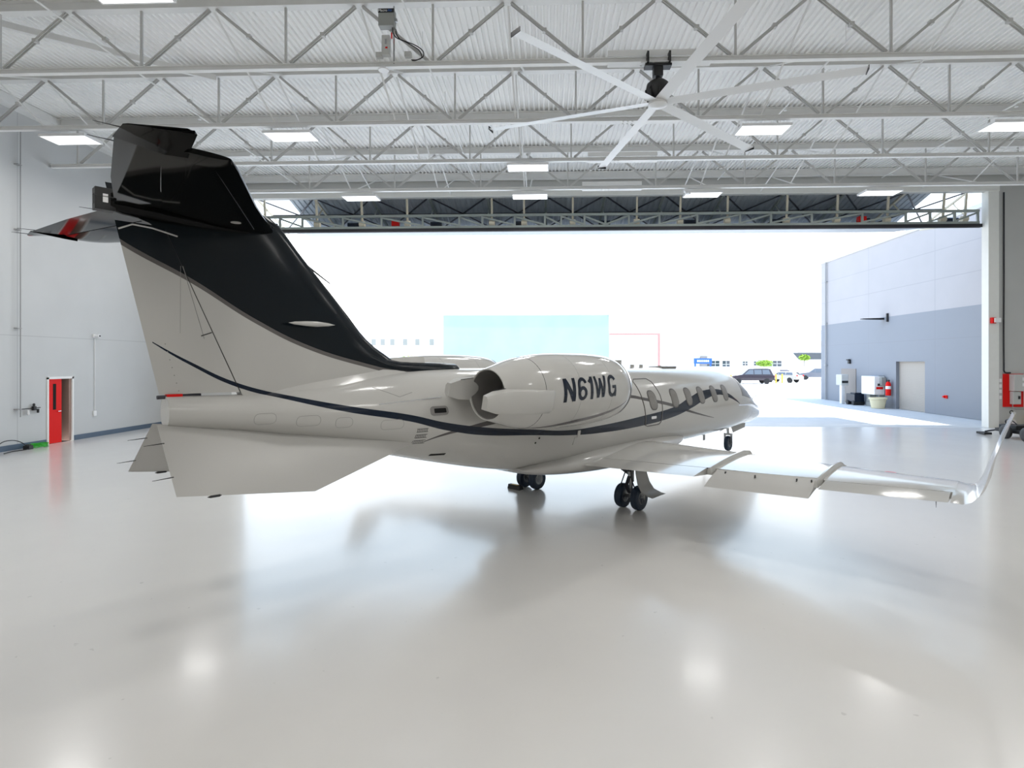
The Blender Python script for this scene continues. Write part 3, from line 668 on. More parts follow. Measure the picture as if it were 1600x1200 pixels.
mb.build('panel_line', M['line'], RUD)
mb = MB(); mb.tube([fsurf(-7.47, 4.0, .004), fsurf(-7.36, 4.06, .006), fsurf(-7.2, 4.05, .006), fsurf(-6.98, 4.0, .006)], .009, n=6); mb.build('cap_edge', M['plane'], FIN)
# dorsal ridge ahead of the fin, cut square at the front
mb = MB(); rings = []
for s, zt, w in ((-5.0,2.98,.10),(-4.75,2.86,.11),(-4.5,2.76,.12),(-4.25,2.715,.125),(-3.9,2.70,.13),(-3.5,2.69,.13),(-3.22,2.675,.13),(-3.19,2.66,.12)):
    rings.append([(s, w*math.cos(a), 2.2 if math.sin(a) < 0 else (zt-.14)+.14*math.sin(a)**.8) for a in [2*PI*k/20 for k in range(20)]])
mb.loft(rings); mb.build('dorsal_ridge', M['fin'], FIN, True)
# fillet between fin foot and fuselage
mb = MB(); rings = []
for s in np.linspace(-6.2, -3.8, 16):
    zc, ry, up, dn = fs(s); w = .08+.12*math.sin(PI*(s+6.2)/2.4)
    rings.append([(s, -w*1.5, zc+up*.80), (s, -w, zc+up*.95), (s, -w*.55, zc+up+.08), (s, 0, zc+up+.2), (s, w*.55, zc+up+.08), (s, w, zc+up*.95), (s, w*1.5, zc+up*.80)])
mb.loft(rings); mb.build('fin_fillet', M['body'], FIN, True)
mb = MB(); mb.lathe([(.001,-.29),(.018,-.22),(.03,-.08),(.034,.05),(.02,.2),(.001,.29)], (-5.61,-.215,3.16), axis='X', n=14); mb.build('spear_fairing', M['plane'], FIN, True)
mb = MB(); mb.tube([(-5.56,0,3.88),(-5.27,0,3.70)], [.012,.006], n=6); mb.build('antenna_rod', M['black'], FIN)
# bullet fairing on top of the fin
mb = MB(); mb.lathe([(.001,.28),(.06,.24),(.11,.12),(.15,-.1),(.16,-.5),(.15,-.9),(.12,-1.2),(.09,-1.3)], (-6.24,0,0), axis='X', n=24)
mb.v = [(x, y*.9, 4.26+z*1.0) for x, y, z in mb.v]; BUL = mb.build('bullet_fairing', M['black_paint'], FIN, True)
mb = MB(); mb.box(-7.66,-7.5,-.06,.06,4.15,4.36); mb.box(-7.665,-7.655,-.03,.03,4.2,4.3); mb.build('tail_light', M['black'], BUL, bevel=.01)
mb = MB(); mb.box(-7.60,-7.56,-.065,-.06,4.22,4.30); mb.build('light_lens', M['white_pl'], BUL)
# tailplane with elevators and horns
def stab_half(side):
    zt = 4.22; y = lambda t: -t*side
    mb = MB(); st = []
    for t, le, hg, te in ((0,-5.98,-7.08,-7.5),(.1,-6.03,-7.12,-7.52),(1.0,-6.57,-7.37,-7.69),(1.9,-7.06,-7.60,-7.83),(2.0,-7.12,-7.63,-7.84)):
        st.append(((le,y(t),zt),(te,y(t),zt),.085,0,(le-hg)/(le-te)-.002))
    st.append(((-7.2,y(2.12),zt),(-7.86,y(2.06),zt),.06,0,.42))
    surf(mb, st, (0,0,1), n=14); a = mb.build('tailplane_half', M['black_paint'], J, True)
    mb = MB(); st = []
    for t, le, hg, te in ((.07,-6.015,-7.105,-7.51),(1.0,-6.57,-7.37,-7.72),(2.04,-7.12,-7.63,-7.9)):
        c0 = (le-hg)/(le-te); st.append(((le,y(t),zt+.03),(te,y(t),zt-.005),.085,c0+.002,1))
    surf(mb, st, (0,0,1), n=12)
    rings = []
    for t, f, lo_, hi_ in ((1.99,-7.60,-.035,.05),(2.04,-7.465,-.035,.10),(2.12,-7.465,.0,.10),(2.27,-7.475,.045,.10),(2.30,-7.50,.06,.085)):
        R_ = []; te = -7.9 if t < 2.28 else -7.88
        xs = [(1-math.cos(PI*k/9))/2 for k in range(10)]
        for x in xs: R_.append((f+(te-f)*x, y(t), zt-.005+hi_*(1-x)*min(1, .6+x*6)+.004))
        for x in xs[::-1]: R_.append((f+(te-f)*x, y(t), zt-.005+lo_*(1-x)*(1 if lo_ < 0 else 1)+(.02*(1-min(1, x*8)) if lo_ >= 0 else .0)-.002))
        rings.append(R_)
    mb.loft(rings); e = mb.build('elevator', M['black_paint'], a, True)
    mb = MB()
    for t, x_ in ((2.2,-7.88), (1.9,-7.86), (.3,-7.56)): MB().tube([(x_+.03,y(t),zt),(x_-.16,y(t),zt-.005)], [.005,.002], n=5).build('static_wick', M['black'], e)
    mb = MB(); mb.tube([(-6.3,y(.25),zt-.055),(-7.22,y(1.86),zt-.03)], .003, n=5); mb.build('panel_line', M['dark_metal'], a)
    mb = MB(); mb.lathe([(.0,0),(.05,.002),(.05,.01)], (-6.55,y(.42),zt-.062), n=16); mb.build('access_plate', M['plane_matte'], a)
stab_half(1); stab_half(-1)
# delta fins under the tail
for side in (1, -1):
    Y = lambda t: -t*side
    th = .014
    A_, B_, C_2 = Vector((-5.9,.85,1.30)), Vector((-7.21,.85,1.48)), Vector((-7.17,.08,2.07)); nrm = (B_-A_).cross(C_2-B_).normalized()
    RF = Vector((-4.42, .60, 0)); RF.z = A_.z-((RF.x-A_.x)*nrm.x+(RF.y-A_.y)*nrm.y)/nrm.z; RF.z = RF.z*.3+1.78*.7
    R2 = Vector((-6.0, .1, 1.95))
    quad = [RF, A_, B_, C_2, R2]; cen = (RF+A_+B_+C_2)/4; vs = []
    for p in quad: vs.append(p)
    inner = [cen+(p-cen)*.6 for p in quad]
    vs = quad+[p+nrm*th for p in inner]+[p-nrm*th for p in inner]; vs = [(v.x, -v.y*side, v.z) for v in vs]; n = 5
    mb = MB(); mb.add(vs, [(i,(i+1)%n,n+(i+1)%n,n+i) for i in range(n)]+[(i,(i+1)%n,2*n+(i+1)%n,2*n+i) for i in range(n)]+[tuple(range(n,2*n)),tuple(range(2*n,3*n))])
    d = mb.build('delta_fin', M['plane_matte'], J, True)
    for f_ in (.25, .72): p = B_+(C_2-B_)*f_; MB().tube([(p.x+.02,Y(p.y),p.z),(p.x-.15,Y(p.y),p.z-.01)], [.006,.002], n=5).build('static_wick', M['black'], d)
    mb = MB(); mb.lathe([(.0,-.06),(.012,-.03),(.012,.05),(0,.07)], (-6.9,Y(.85),1.43), axis='X', n=8); mb.build('drain_tube', M['black'], d)
# cabin windows
def rrect(w, h, r, n=6):
    P = []
    for cx, cy, a0 in ((w/2-r,h/2-r,0),(-w/2+r,h/2-r,90),(-w/2+r,-h/2+r,180),(w/2-r,-h/2+r,270)):
        for k in range(n+1): a = math.radians(a0+90*k/n); P.append((cx+r*math.cos(a), cy+r*math.sin(a)))
    return P
def skin_patch(name, m_, parent, s0, z0, w, h, r, side=1, off=.004, back=-.02, sub=None, frame=None):
    P = rrect(w, h, r); fr = [fside(s0+a, z0+b, off, side) for a, b in P]; bk = [fside(s0+a, z0+b, back, side) for a, b in P]; c = fside(s0, z0, off, side)
    mid = [fside(s0+a*.5, z0+b*.5, off, side) for a, b in P]
    n = len(P); mb = MB(); vs = fr+bk+mid+[c]
    mb.add(vs, [(i,(i+1)%n,n+(i+1)%n,n+i) for i in range(n)]+[(i,(i+1)%n,2*n+(i+1)%n,2*n+i) for i in range(n)]+[(2*n+i,2*n+(i+1)%n,3*n) for i in range(n)])
    return mb.build(name, m_, parent)
for side in (1, -1):
    for s0 in (1.37, 2.34, 3.03, 3.71, 4.46, 5.16):
        w = skin_patch('window', M['win_frame'], FU, s0, 1.91, .32, .41, .13, side, .005)
        skin_patch('pane', M['shade_glass'], w, s0, 1.91, .27, .36, .11, side, .008)
# escape hatch outline and handle
def skin_line(mb, pts, r, side=1, off=0, q=6, closed=False):
    P = []
    m_ = len(pts); rng = m_ if closed else m_-1
    for i in range(rng):
        a, b = pts[i], pts[(i+1) % m_]
        for k in range(q): u = k/q; P.append(fside(a[0]+(b[0]-a[0])*u, a[1]+(b[1]-a[1])*u, off, side))
    if not closed: P.append(fside(*pts[-1], off, side))
    return mb.tube(P, r, n=5, closed=closed)
for side in (1, -1):
    mb = MB(); skin_line(mb, [(.98+a, b) for a, b in ((.02,1.43),(.12,1.40),(.6,1.40),(.68,1.44),(.74,1.8),(.76,2.0),(.72,2.28),(.62,2.35),(.1,2.35),(.0,2.3),(-.02,1.9))], .013, side, 0, closed=True)
    hd = mb.build('hatch_outline', M['win_frame'], FU, True)
    skin_patch('hatch_handle', M['white_pl'], hd, 1.33, 1.56, .2, .055, .02, side, .01)
# tail cone openings on the starboard side
sc = skin_patch('air_scoop', M['line'], FU, -4.08, 2.045, .27, .12, .045, 1, .008); skin_patch('scoop_opening', M['vdark'], sc, -4.07, 2.045, .18, .06, .01, 1, .011)
for k, z in enumerate((1.80, 1.72, 1.64)):
    mb = MB()
    for i in range(7):
        a = -4.40+.022*i-.01*k; skin_line(mb, [(a, z-.02), (a+.004, z+.02)], .004, 1, 0, q=1)
    skin_line(mb, [(-4.41, z+.022), (-4.25, z+.022)], .003, 1, 0, q=2); skin_line(mb, [(-4.41, z-.022), (-4.25, z-.022)], .003, 1, 0, q=2)
    mb.build('vent_louvre', M['line_dark'], FU)
skin_patch('drain_slot', M['vdark'], FU, -3.93, 1.41, .2, .03, .006, 1, .004)
for s_, z_ in ((-2.24,1.50),(-2.30,1.43)): skin_patch('service_port', M['vdark'], FU, s_, z_, .03, .03, .014, 1, .004)
for s_, z_ in ((-1.32,1.36),(-1.25,1.47)): skin_patch('access_panel', M['plane'], FU, s_, z_, .07, .13, .008, 1, .012)
mb = MB()
for cx, w_ in ((-6.2,.22),(-5.75,.26),(-5.35,.2),(-4.75,.3)):
    P = rrect(w_, .12, .05, 3); q_ = [(cx+a, herm(SEC[:,0],SEC[:,1],cx)-.04+b) for a, b in P]; skin_line(mb, q_, .0022, 1, 0, q=1, closed=True)
skin_line(mb, [(-4.9,2.38),(-4.6,2.25),(-4.4,2.3)], .003, 1); skin_line(mb, [(-1.22,.93),(-.9,.97),(-.55,1.03)], .008, 1)
mb.build('panel_line', M['line'], FU)
mb = MB(); mb.tube([fpt(-4.9, math.radians(22)), fpt(-4.35, math.radians(27)), fpt(-4.0, math.radians(30), .01)], .009, n=6); mb.build('strake_line', M['chrome'], FU, True)
# cockpit glazing
def patch_grid(s0, s1, a0, a1, ns=10, na=12, off=.006, back=-.02, skew=0):
    vs = []; idx = lambda i, j, l: l*(ns+1)*(na+1)+i*(na+1)+j
    for off_ in (off, back):
        for i in range(ns+1):
            for j in range(na+1):
                u, v = i/ns, j/na; s = s0(v)+(s1(v)-s0(v))*u; vs.append(fpt(s, math.radians(a0+(a1-a0)*v), off_))
    fc = []
    for i in range(ns):
        for j in range(na): fc += [(idx(i,j,0),idx(i,j+1,0),idx(i+1,j+1,0),idx(i+1,j,0)), (idx(i,j,1),idx(i+1,j,1),idx(i+1,j+1,1),idx(i,j+1,1))]
    for i in range(ns): fc += [(idx(i,0,0),idx(i+1,0,0),idx(i+1,0,1),idx(i,0,1)), (idx(i,na,0),idx(i,na,1),idx(i+1,na,1),idx(i+1,na,0))]
    for j in range(na): fc += [(idx(0,j,0),idx(0,j,1),idx(0,j+1,1),idx(0,j+1,0)), (idx(ns,j,0),idx(ns,j+1,0),idx(ns,j+1,1),idx(ns,j,1))]
    return MB().add(vs, fc)
for a0, a1, s0, s1 in ((12,38,lambda v: 6.35+.1*v,lambda v: 7.25-.05*v),(41,87,lambda v: 6.48+.16*v,lambda v: 7.3+.3*v)):
    patch_grid(s0, s1, a0, a1).build('windshield_pane', M['shade_glass'], FU, True)
    patch_grid(s0, s1, 180-a0, 180-a1).build('windshield_pane', M['shade_glass'], FU, True)
mb = MB(); mb.tube([fpt(7.65, 2*PI*k/40, -.004) for k in range(40)], .008, n=5, closed=True); mb.build('radome_seam', M['conduit'], FU, True)
mb = MB(); skin_line(mb, [(6.0,1.54),(6.8,1.5),(7.6,1.42),(8.6,1.3)], .012, 1, 0); mb.build('nose_crease_glint', M['chrome'], FU, True)  # chrome tube stands in for the glare reflected along the nose crease
for s_, y_, nm in ((2.1,0,1),(2.5,0,1),(3.4,.1,0)):
    mb = MB(); mb.prism([(s_-.08,-.01),(s_+.09,0),(s_-.08,.01)], fs(s_)[0]+fs(s_)[2]-.03, fs(s_)[0]+fs(s_)[2]+(.07 if nm else .04)); mb.build('blade_antenna', M['plane'], FU)
mb = MB(); mb.box(1.1,1.5,-.1,.1,2.55,2.74); mb.box(1.05,1.5,-.11,.11,2.72,2.75); mb.build('roof_pod', M['plane'], FU, bevel=.02)
mb = MB(); mb.box(3.2,3.9,-.2,.2,2.56,2.60); mb.build('roof_plate', M['line'], FU, bevel=.01)
mb = MB(); mb.prism([(5.93,-.012),(6.06,0),(5.93,.012)], .50, .74); mb.build('blade_antenna', M['conduit'], FU)
mb = MB(); mb.tube([fpt(8.3, math.radians(35)), fpt(8.3, math.radians(35), .12), fpt(8.3, math.radians(35), .12)+Vector((.25,0,0))], .01, n=6); mb.tube([fpt(8.7, math.radians(12)), fpt(8.75, math.radians(12), .14)], .008, n=6); mb.build('pitot_probe', M['metal'], FU)

# engines
M['nacelle'] = mat('nacelle_paint', WHITE_PAINT, .1, coat=.2)
T = NT(M['nacelle']); t = T.node('ShaderNodeTexCoord'); x = T.node('ShaderNodeSeparateXYZ'); T.link(t.outputs['Object'], x.inputs[0])
B = [(-3.4,1.795,.002),(-3.0,1.80,.015),(-2.4,1.845,.03),(-1.9,1.90,.028),(-1.5,1.98,.02),(-1.2,2.1,.004)]
gc = T.curve(x.outputs['X'], [(a,b) for a,b,c in B], -3.4, -1.2, 1.7, 2.2); gw = T.curve(x.outputs['X'], [(a,c) for a,b,c in B], -3.4, -1.2, 0, .05)
f = T.math('MULTIPLY', T.math('LESS_THAN', T.math('ABSOLUTE', T.math('SUBTRACT', x.outputs['Z'], gc)), gw), T.math('MULTIPLY', T.math('GREATER_THAN', x.outputs['X'], -3.39), T.math('LESS_THAN', x.outputs['X'], -1.21)))
T.link(T.mix(f, WHITE_PAINT, (.14, .13, .13)), T.p.inputs['Base Color'])
NR = [(-1.02,.41),(-1.05,.45),(-1.12,.48),(-1.3,.52),(-1.6,.545),(-2.0,.555),(-2.5,.552),(-2.9,.535),(-3.2,.50),(-3.45,.455),(-3.65,.40),(-3.85,.342),(-3.87,.335)]
def nr(s): return herm([a for a,b in NR][::-1], [b for a,b in NR][::-1], s)
NZ = 2.28
for side in (1, -1):
    yc = -1.42*side
    mb = MB(); prof = [(nr(s), s) for s in list(np.linspace(-1.12, -3.87, 46))]
    prof = [(.30,-1.9),(.36,-1.5),(.385,-1.2),(.40,-1.06)]+[(.41,-1.02),(.45,-1.045)]+prof+[(.322,-3.868),(.31,-3.4),(.30,-2.9)]
    mb.lathe(prof, (0, yc, NZ), axis='X', n=56); ENG = mb.build('engine_nacelle', M['nacelle'], J, True)
    mb = MB(); mb.lathe([(.308,-3.3),(.322,-3.85),(.318,-3.85),(.30,-3.3),(.28,-2.95),(.0,-2.95)], (0, yc, NZ), axis='X', n=40); mb.lathe([(.12,-2.96),(.1,-3.2),(.0,-3.42)], (0, yc, NZ), axis='X', n=20); mb.build('exhaust_duct', M['exhaust'], ENG, True)
    mb = MB(); mb.lathe([(.385,-1.22),(.402,-1.06),(.414,-1.012),(.432,-1.014),(.456,-1.05),(.482,-1.115),(.486,-1.118),(.46,-1.045),(.435,-1.004),(.41,-1.004),(.395,-1.06),(.38,-1.22)], (0, yc, NZ), axis='X', n=56, close=True); mb.build('intake_lip', M['chrome'], ENG, True)
    mb = MB(); mb.lathe([(.0,-1.35),(.06,-1.45),(.1,-1.6),(.1,-1.8)], (0, yc, NZ), axis='X', n=20)
    for k in range(20): mb.box(-1.62, -1.6, -.02, .02, .08, .33, mx=Matrix.Translation((0, yc, NZ)) @ Matrix.Rotation(k*2*PI/20, 4, 'X'))
    mb.build('fan_disc', M['dark_metal'], ENG, True)
    # thrust reverser fairings on both flanks of the nozzle, rolled a little
    rx = Matrix.Translation((0, yc, NZ)) @ Matrix.Rotation(math.radians(12)*side, 4, 'X')
    for sg in (1, -1):
        mb = MB(); rings = []
        for s, h, y0, y1 in ((-3.08,.15,.40,.50),(-3.18,.155,.38,.545),(-3.5,.155,.34,.53),(-3.85,.15,.30,.48),(-4.08,.13,.30,.44),(-4.24,.085,.31,.40)):
            rings.append([rx @ Vector((s, sg*yy, zz_)) for yy, zz_ in ((y0,-h),(y1-.03,-h),(y1,-h+.04),(y1,h-.04),(y1-.03,h),(y0,h))])
        mb.loft(rings); q = mb.build('reverser_fairing', M['plane'], ENG, True)
        mb = MB(); mb.tube([rings[k][5]+Vector((0,0,.004)) for k in range(5)], .005, n=5); mb.build('seam', M['line_dark'], q)
    mb = MB(); mb.tube([(-3.25, yc+(nr(-3.25)-.002)*math.cos(a), NZ+(nr(-3.25)-.002)*math.sin(a)) for a in [2*PI*k/60 for k in range(60)]], .005, n=5, closed=True); mb.build('cowl_seam', M['line_dark'], ENG, True)
    mb = MB()
    for s_ in (-2.55, -1.75): mb.tube([(s_, yc+(nr(s_)-.003)*math.cos(a), NZ+(nr(s_)-.003)*math.sin(a)) for a in [2*PI*k/60 for k in range(60)]], .0045, n=5, closed=True)
    mb.build('panel_line', M['line'], ENG, True)
    # pylon
    mb = MB(); surf(mb, [((-1.5,-.7*side,2.25),(-3.9,-.55*side,2.25),.11,0,1),((-1.6,-.95*side,2.28),(-3.85,-.95*side,2.30),.11,0,1),((-1.7,-1.1*side,2.28),(-3.7,-1.1*side,2.28),.11,0,1)], (0,0,1)); mb.build('pylon', M['plane'], J, True)
    if side == 1:
        lt = MB(); BW, HH = .17, 1.0
        def stroke(pts, w=BW):
            P = [Vector((a, b, 0)) for a, b in pts]; Q = []
            for i in range(len(P)-1):
                n_ = max(1, int((P[i+1]-P[i]).length/.07))
                Q += [P[i]+(P[i+1]-P[i])*k/n_ for k in range(n_)]
            Q.append(P[-1]); vs = []
            for i, q in enumerate(Q):
                d = (Q[min(i+1, len(Q)-1)]-Q[max(i-1, 0)]).normalized(); nn = Vector((-d.y, d.x, 0))*w/2; vs += [q-nn, q, q+nn]
            lt.add(vs, [(3*i, 3*i+3, 3*i+4, 3*i+1) for i in range(len(Q)-1)]+[(3*i+1, 3*i+4, 3*i+5, 3*i+2) for i in range(len(Q)-1)])
        def arc(cx, cy, rx, ry, a0, a1, n=14): return [(cx+rx*math.cos(math.radians(a0+(a1-a0)*k/n)), cy+ry*math.sin(math.radians(a0+(a1-a0)*k/n))) for k in range(n+1)]
        stroke([(.08,0),(.08,1)]); stroke([(.56,0),(.56,1)]); stroke([(.09,.97),(.55,.03)], .19)
        stroke(arc(1.05,.31,.2,.235,0,360,22), .15); stroke([(.85,.33),(.85,.66)]+arc(1.05,.68,.2,.245,180,15), .15)
        stroke([(1.62,0),(1.62,1)]); stroke([(1.62,.93),(1.44,.76)], .13)
        stroke([(1.86,1),(2.02,.03)], .15); stroke([(2.04,.03),(2.19,.9)], .13); stroke([(2.19,.9),(2.34,.03)], .13); stroke([(2.36,.03),(2.52,1)], .15)
        stroke(arc(3.0,.68,.22,.25,20,180)+[(2.78,.35)]+arc(3.0,.32,.22,.25,180,355), .16); stroke([(3.22,.46),(3.22,.0)], .13); stroke([(3.0,.46),(3.28,.46)], .13)
        vs = []
        for a, b, _ in lt.v:
            u = a/3.28; w = b; s = -2.93+1.27*u; z = 2.15+.325*w+.035*u; rr = nr(s)+.004; an = math.asin((z-NZ)/rr); vs.append((s, yc-rr*math.cos(an), z))
        lt.v = vs; lt.build('registration_lettering', M['navy_paint'], ENG, fix=False)

# wings
def wz(t): return .88+.042*t
def wle(t): return 1.98-.325*t*.985
WTE = -1.12
for side in (1, -1):
    Y = lambda t: -t*side
    WR = .115
    def st(t, c0, c1, dz=0, rot=0): 
        le = Vector((wle(t), Y(t), wz(t)+.03)); te = Vector((WTE, Y(t), wz(t))); return (le, te, WR*.95 if t < 2 else WR*.9, c0, c1)
    def cf(t, s): return (wle(t)-s)/(wle(t)-WTE)
    mb = MB(); surf(mb, [st(t, 0, cf(t, -.62)) for t in (.3,.9,1.5,2.2,2.99,3.0)]+[st(t, 0, cf(t, -.66)) for t in (3.7,4.4,4.6)]+[st(t, 0, cf(t, -.72)) for t in (4.62,5.3,6.0)], (0,0,1), n=20)
    WG = mb.build('wing', M['plane'], J, True)
    mb = MB(); surf(mb, [st(t, cf(t, -.635), 1) for t in (.95,1.6,2.3,2.96)], (0,0,1), n=8); fl = mb.build('flap', M['plane'], WG, True)
    mb = MB(); mb.tube([(-.627, Y(t), wz(t)+.055) for t in (.9,1.6,2.3,2.98)], .007, n=5); mb.build('hinge_gap', M['line_dark'], WG)
    mb = MB(); surf(mb, [st(t, cf(t, -.675), 1) for t in (3.14,3.7,4.2,4.54)], (0,0,1), n=8)
    hz_ = Vector((-.675, 0, .04)); out = []
    for v in mb.v:
        z0 = wz(abs(v[1])); p = Vector((v[0]+.675, 0, v[2]-z0-.04)); a = math.radians(-11); q = Vector((p.x*math.cos(a)-p.z*math.sin(a)*-1*-1, 0, p.z*math.cos(a)-p.x*math.sin(a)*-1*-1))
        q = Vector((p.x, 0, p.z+p.x*.28 if p.x < 0 else p.z)); out.append((q.x-.675-.04*(p.x < -.1), v[1], q.z+z0+.04))
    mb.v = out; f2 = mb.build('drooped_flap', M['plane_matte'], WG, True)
    mb = MB()
    for t, s_ in ((3.3,-.74),(3.75,-.8),(4.3,-.78),(4.48,-.76)): mb.box(s_-.03, s_+.01, Y(t)-.005, Y(t)+.005, wz(t)+.01, wz(t)+.05)
    mb.build('vortex_tab', M['line_dark'], f2)
    mb = MB(); surf(mb, [st(t, cf(t, -.735), 1) for t in (4.64,5.3,5.96)], (0,0,1), n=8); al = mb.build('aileron', M['plane'], WG, True)
    mb = MB(); mb.tube([(-1.05, Y(5.85), wz(5.85)), (-1.28, Y(5.87), wz(5.85)-.03)], [.006,.002], n=5); mb.build('static_wick', M['black'], al)
    for t0, sf, sb in ((3.07,1.15,-.8),(4.58,.72,-.98)):
        mb = MB(); rings = []
        for k in range(16):
            s = sf+(sb-sf)*k/15; le, te, th, _, _ = st(t0, 0, 1); ch = wle(t0)-WTE; zt = (le.z+(te.z-le.z)*((wle(t0)-s)/ch))+naca((wle(t0)-s)/ch, th)*ch
            h = .055*min(1, k/2+.15); rings.append([(s, Y(t0)-.03, zt-.03), (s, Y(t0)-.012, zt+h), (s, Y(t0)+.012, zt+h), (s, Y(t0)+.03, zt-.03)])
        mb.loft(rings); mb.build('wing_fence', M['plane'], WG, True)
    # winglet, one continuous curved surface
    path = [(5.98,wz(5.98),.05,WTE),(6.09,1.135,.0,-1.15),(6.17,1.175,-.06,-1.18),(6.235,1.26,-.14,-1.21),(6.285,1.40,-.24,-1.25),(6.345,1.65,-.42,-1.3),(6.44,1.95,-.66,-1.38),(6.51,2.15,-.82,-1.43),(6.515,2.17,-.95,-1.44)]
    mb = MB(); rings = []
    for i, (t, z, le, te) in enumerate(path):
        a = path[max(i-1,0)]; b = path[min(i+1,len(path)-1)]; d = Vector((0, b[0]-a[0], b[1]-a[1])).normalized(); nn = Vector((0, -d.z, d.y))
        R_ = []; xs = [(1-math.cos(PI*k/11))/2 for k in range(12)]; ch = le-te
        for x in xs: R_.append(Vector((le-ch*x, t, z+.03*(1-x)*max(0, 1-i/3)))+nn*naca(x, (.1035,.098,.092,.085,.075)[i] if i < 5 else .055)*ch)
        for x in xs[::-1]: R_.append(Vector((le-ch*x, t, z+.03*(1-x)*max(0, 1-i/3)))-nn*naca(x, (.1035,.098,.092,.085,.075)[i] if i < 5 else .055)*ch)
        rings.append([(v.x, -v.y*side, v.z) for v in R_])
    mb.loft(rings); mb.build('winglet', M['plane'], WG, True)
    mb = MB(); mb.lathe([(.0,0),(.07,.004),(.07,-.01),(0,-.012)], (.1, Y(5.25), wz(5.25)+.087), axis='Z', n=12); mb.build('landing_marking', M['reflect_red'], WG, True)

# landing gear
def wheel(parent, x, y, z, r, w, side):
    mb = MB(); mb.lathe([(r*.52,-w*.42),(r*.8,-w*.5),(r*.95,-w*.42),(r,-w*.2),(r,-w*.03),(r*.985,0),(r,w*.03),(r,w*.2),(r*.95,w*.42),(r*.8,w*.5),(r*.52,w*.42)], (x,y,z), axis='Y', n=36); ty = mb.build('tyre', M['rubber'], parent, True)
    mb = MB(); mb.lathe([(r*.52,-w*.42),(r*.50,-w*.44),(r*.42,-w*.2),(r*.2,-w*.15),(r*.16,-w*.35),(.0,-w*.36)], (x,y,z), axis='Y', n=28); mb.lathe([(r*.52,w*.42),(r*.50,w*.44),(r*.42,w*.2),(r*.2,w*.15),(r*.16,w*.35),(0,w*.36)], (x,y,z), axis='Y', n=28)
    for k in range(8):
        a = k*PI/4
        for sg in (-1, 1): mb.box(x+r*.32*math.cos(a)-.012, x+r*.32*math.cos(a)+.012, y+sg*w*.22-.01, y+sg*w*.22+.01, z+r*.32*math.sin(a)-.012, z+r*.32*math.sin(a)+.012, 1)
    mb.build('wheel_rim', [M['metal'], M['dark_metal']], parent, True)
for side in (1, -1):
    yc = -1.23*side
    GR = empty('main_gear', (0,0,0)); GR.parent = J
    for dy in (-.17, .17): wheel(GR, 0, yc+dy, .222, .222, .15, side)
    mb = MB(); mb.tube([(0,yc,.24),(0,yc,.56)], .038, n=14); mb.tube([(0,yc,.5),(.0,yc,.98)], .06, n=14); mb.tube([(0,yc-.2,.222),(0,yc+.2,.222)], .03, n=10); mb.build('strut', M['metal'], GR, True)
    mb = MB(); mb.beam((-.06,yc,.3),(-.16,yc,.45),.06,.02); mb.beam((-.16,yc,.45),(-.06,yc,.6),.06,.02); mb.beam((0,yc,.62),(0,yc+.45*side,.85),.05,.05); mb.beam((.0,yc,.66),(-.18,yc,.86),.05,.05); mb.build('torque_link', M['dark_metal'], GR)
    mb = MB(); mb.tube(smooth_path([(-.05,yc-.02,.85),(-.12,yc-.08,.6),(-.13,yc-.14,.45),(-.08,yc-.17,.3)]), .011, n=6); mb.tube(smooth_path([(-.05,yc+.02,.85),(-.12,yc+.1,.55),(-.13,yc+.14,.42),(-.08,yc+.17,.3)]), .011, n=6); mb.build('brake_hose', M['black'], GR, True)
    mb = MB(); rings = []
    for z, t, s0, s1 in ((.93,1.42,-.02,.30),(.7,1.44,-.02,.34),(.5,1.47,0,.40),(.36,1.52,.04,.48),(.29,1.62,.08,.56),(.27,1.70,.1,.6)):
        rings.append([(s0-.16,-t*side-.01,z),(s1-.16,-t*side-.01,z),(s1-.16,-t*side+.01,z),(s0-.16,-t*side+.01,z)])
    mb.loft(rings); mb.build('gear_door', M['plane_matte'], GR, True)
GR = empty('nose_gear', (0,0,0)); GR.parent = J
wheel(GR, 7.72, 0, .225, .225, .13, 1)
mb = MB(); mb.tube([(7.72,0,.5),(7.66,0,.8)], .04, n=12); mb.beam((7.72,-.1,.225),(7.72,-.1,.5),.03,.06); mb.beam((7.72,.1,.225),(7.72,.1,.5),.03,.06); mb.beam((7.72,-.12,.5),(7.72,.12,.5),.09,.06); mb.tube([(7.72,-.12,.225),(7.72,.12,.225)], .02); mb.build('strut', M['metal'], GR, True)
mb = MB()
for y in (-.2,.2): mb.add([(7.6,y,.58),(8.5,y*1.1,.66),(8.55,y*1.1,.80),(7.5,y*.9,.78),(7.6,y+.012,.58),(8.5,y*1.1+.012,.66),(8.55,y*1.1+.012,.80),(7.5,y*.9+.012,.78)], [(0,1,2,3),(7,6,5,4),(0,4,5,1),(1,5,6,2),(2,6,7,3),(3,7,4,0)])
mb.build('gear_door', M['plane_matte'], GR)
# chock, on the floor behind the far main wheels (world position)
ch_, sh_ = math.cos(PI/2-HEAD), math.sin(PI/2-HEAD)
def jw(x, y): return (0.6+x*ch_-y*sh_, 10.9+x*sh_+y*ch_, 0)
mb = MB(); mb.prism([(-.07,0),(.07,0),(.04,.09),(-.04,.09)], -.17, .17, mx=Matrix.Translation(jw(-.29, 1.42)) @ Matrix.Rotation(PI/2-HEAD, 4, 'Z') @ Matrix.Rotation(PI/2, 4, 'X'))
mb.box(-.035,.035,-.1,.1,.091,.094, 1, mx=Matrix.Translation(jw(-.29, 1.42)) @ Matrix.Rotation(PI/2-HEAD, 4, 'Z'))
tag(mb.build('wheel_chock', [M['black'], M['yellow']]), 'black rubber wheel chock behind the far main wheels of the jet', 'wheel chock')
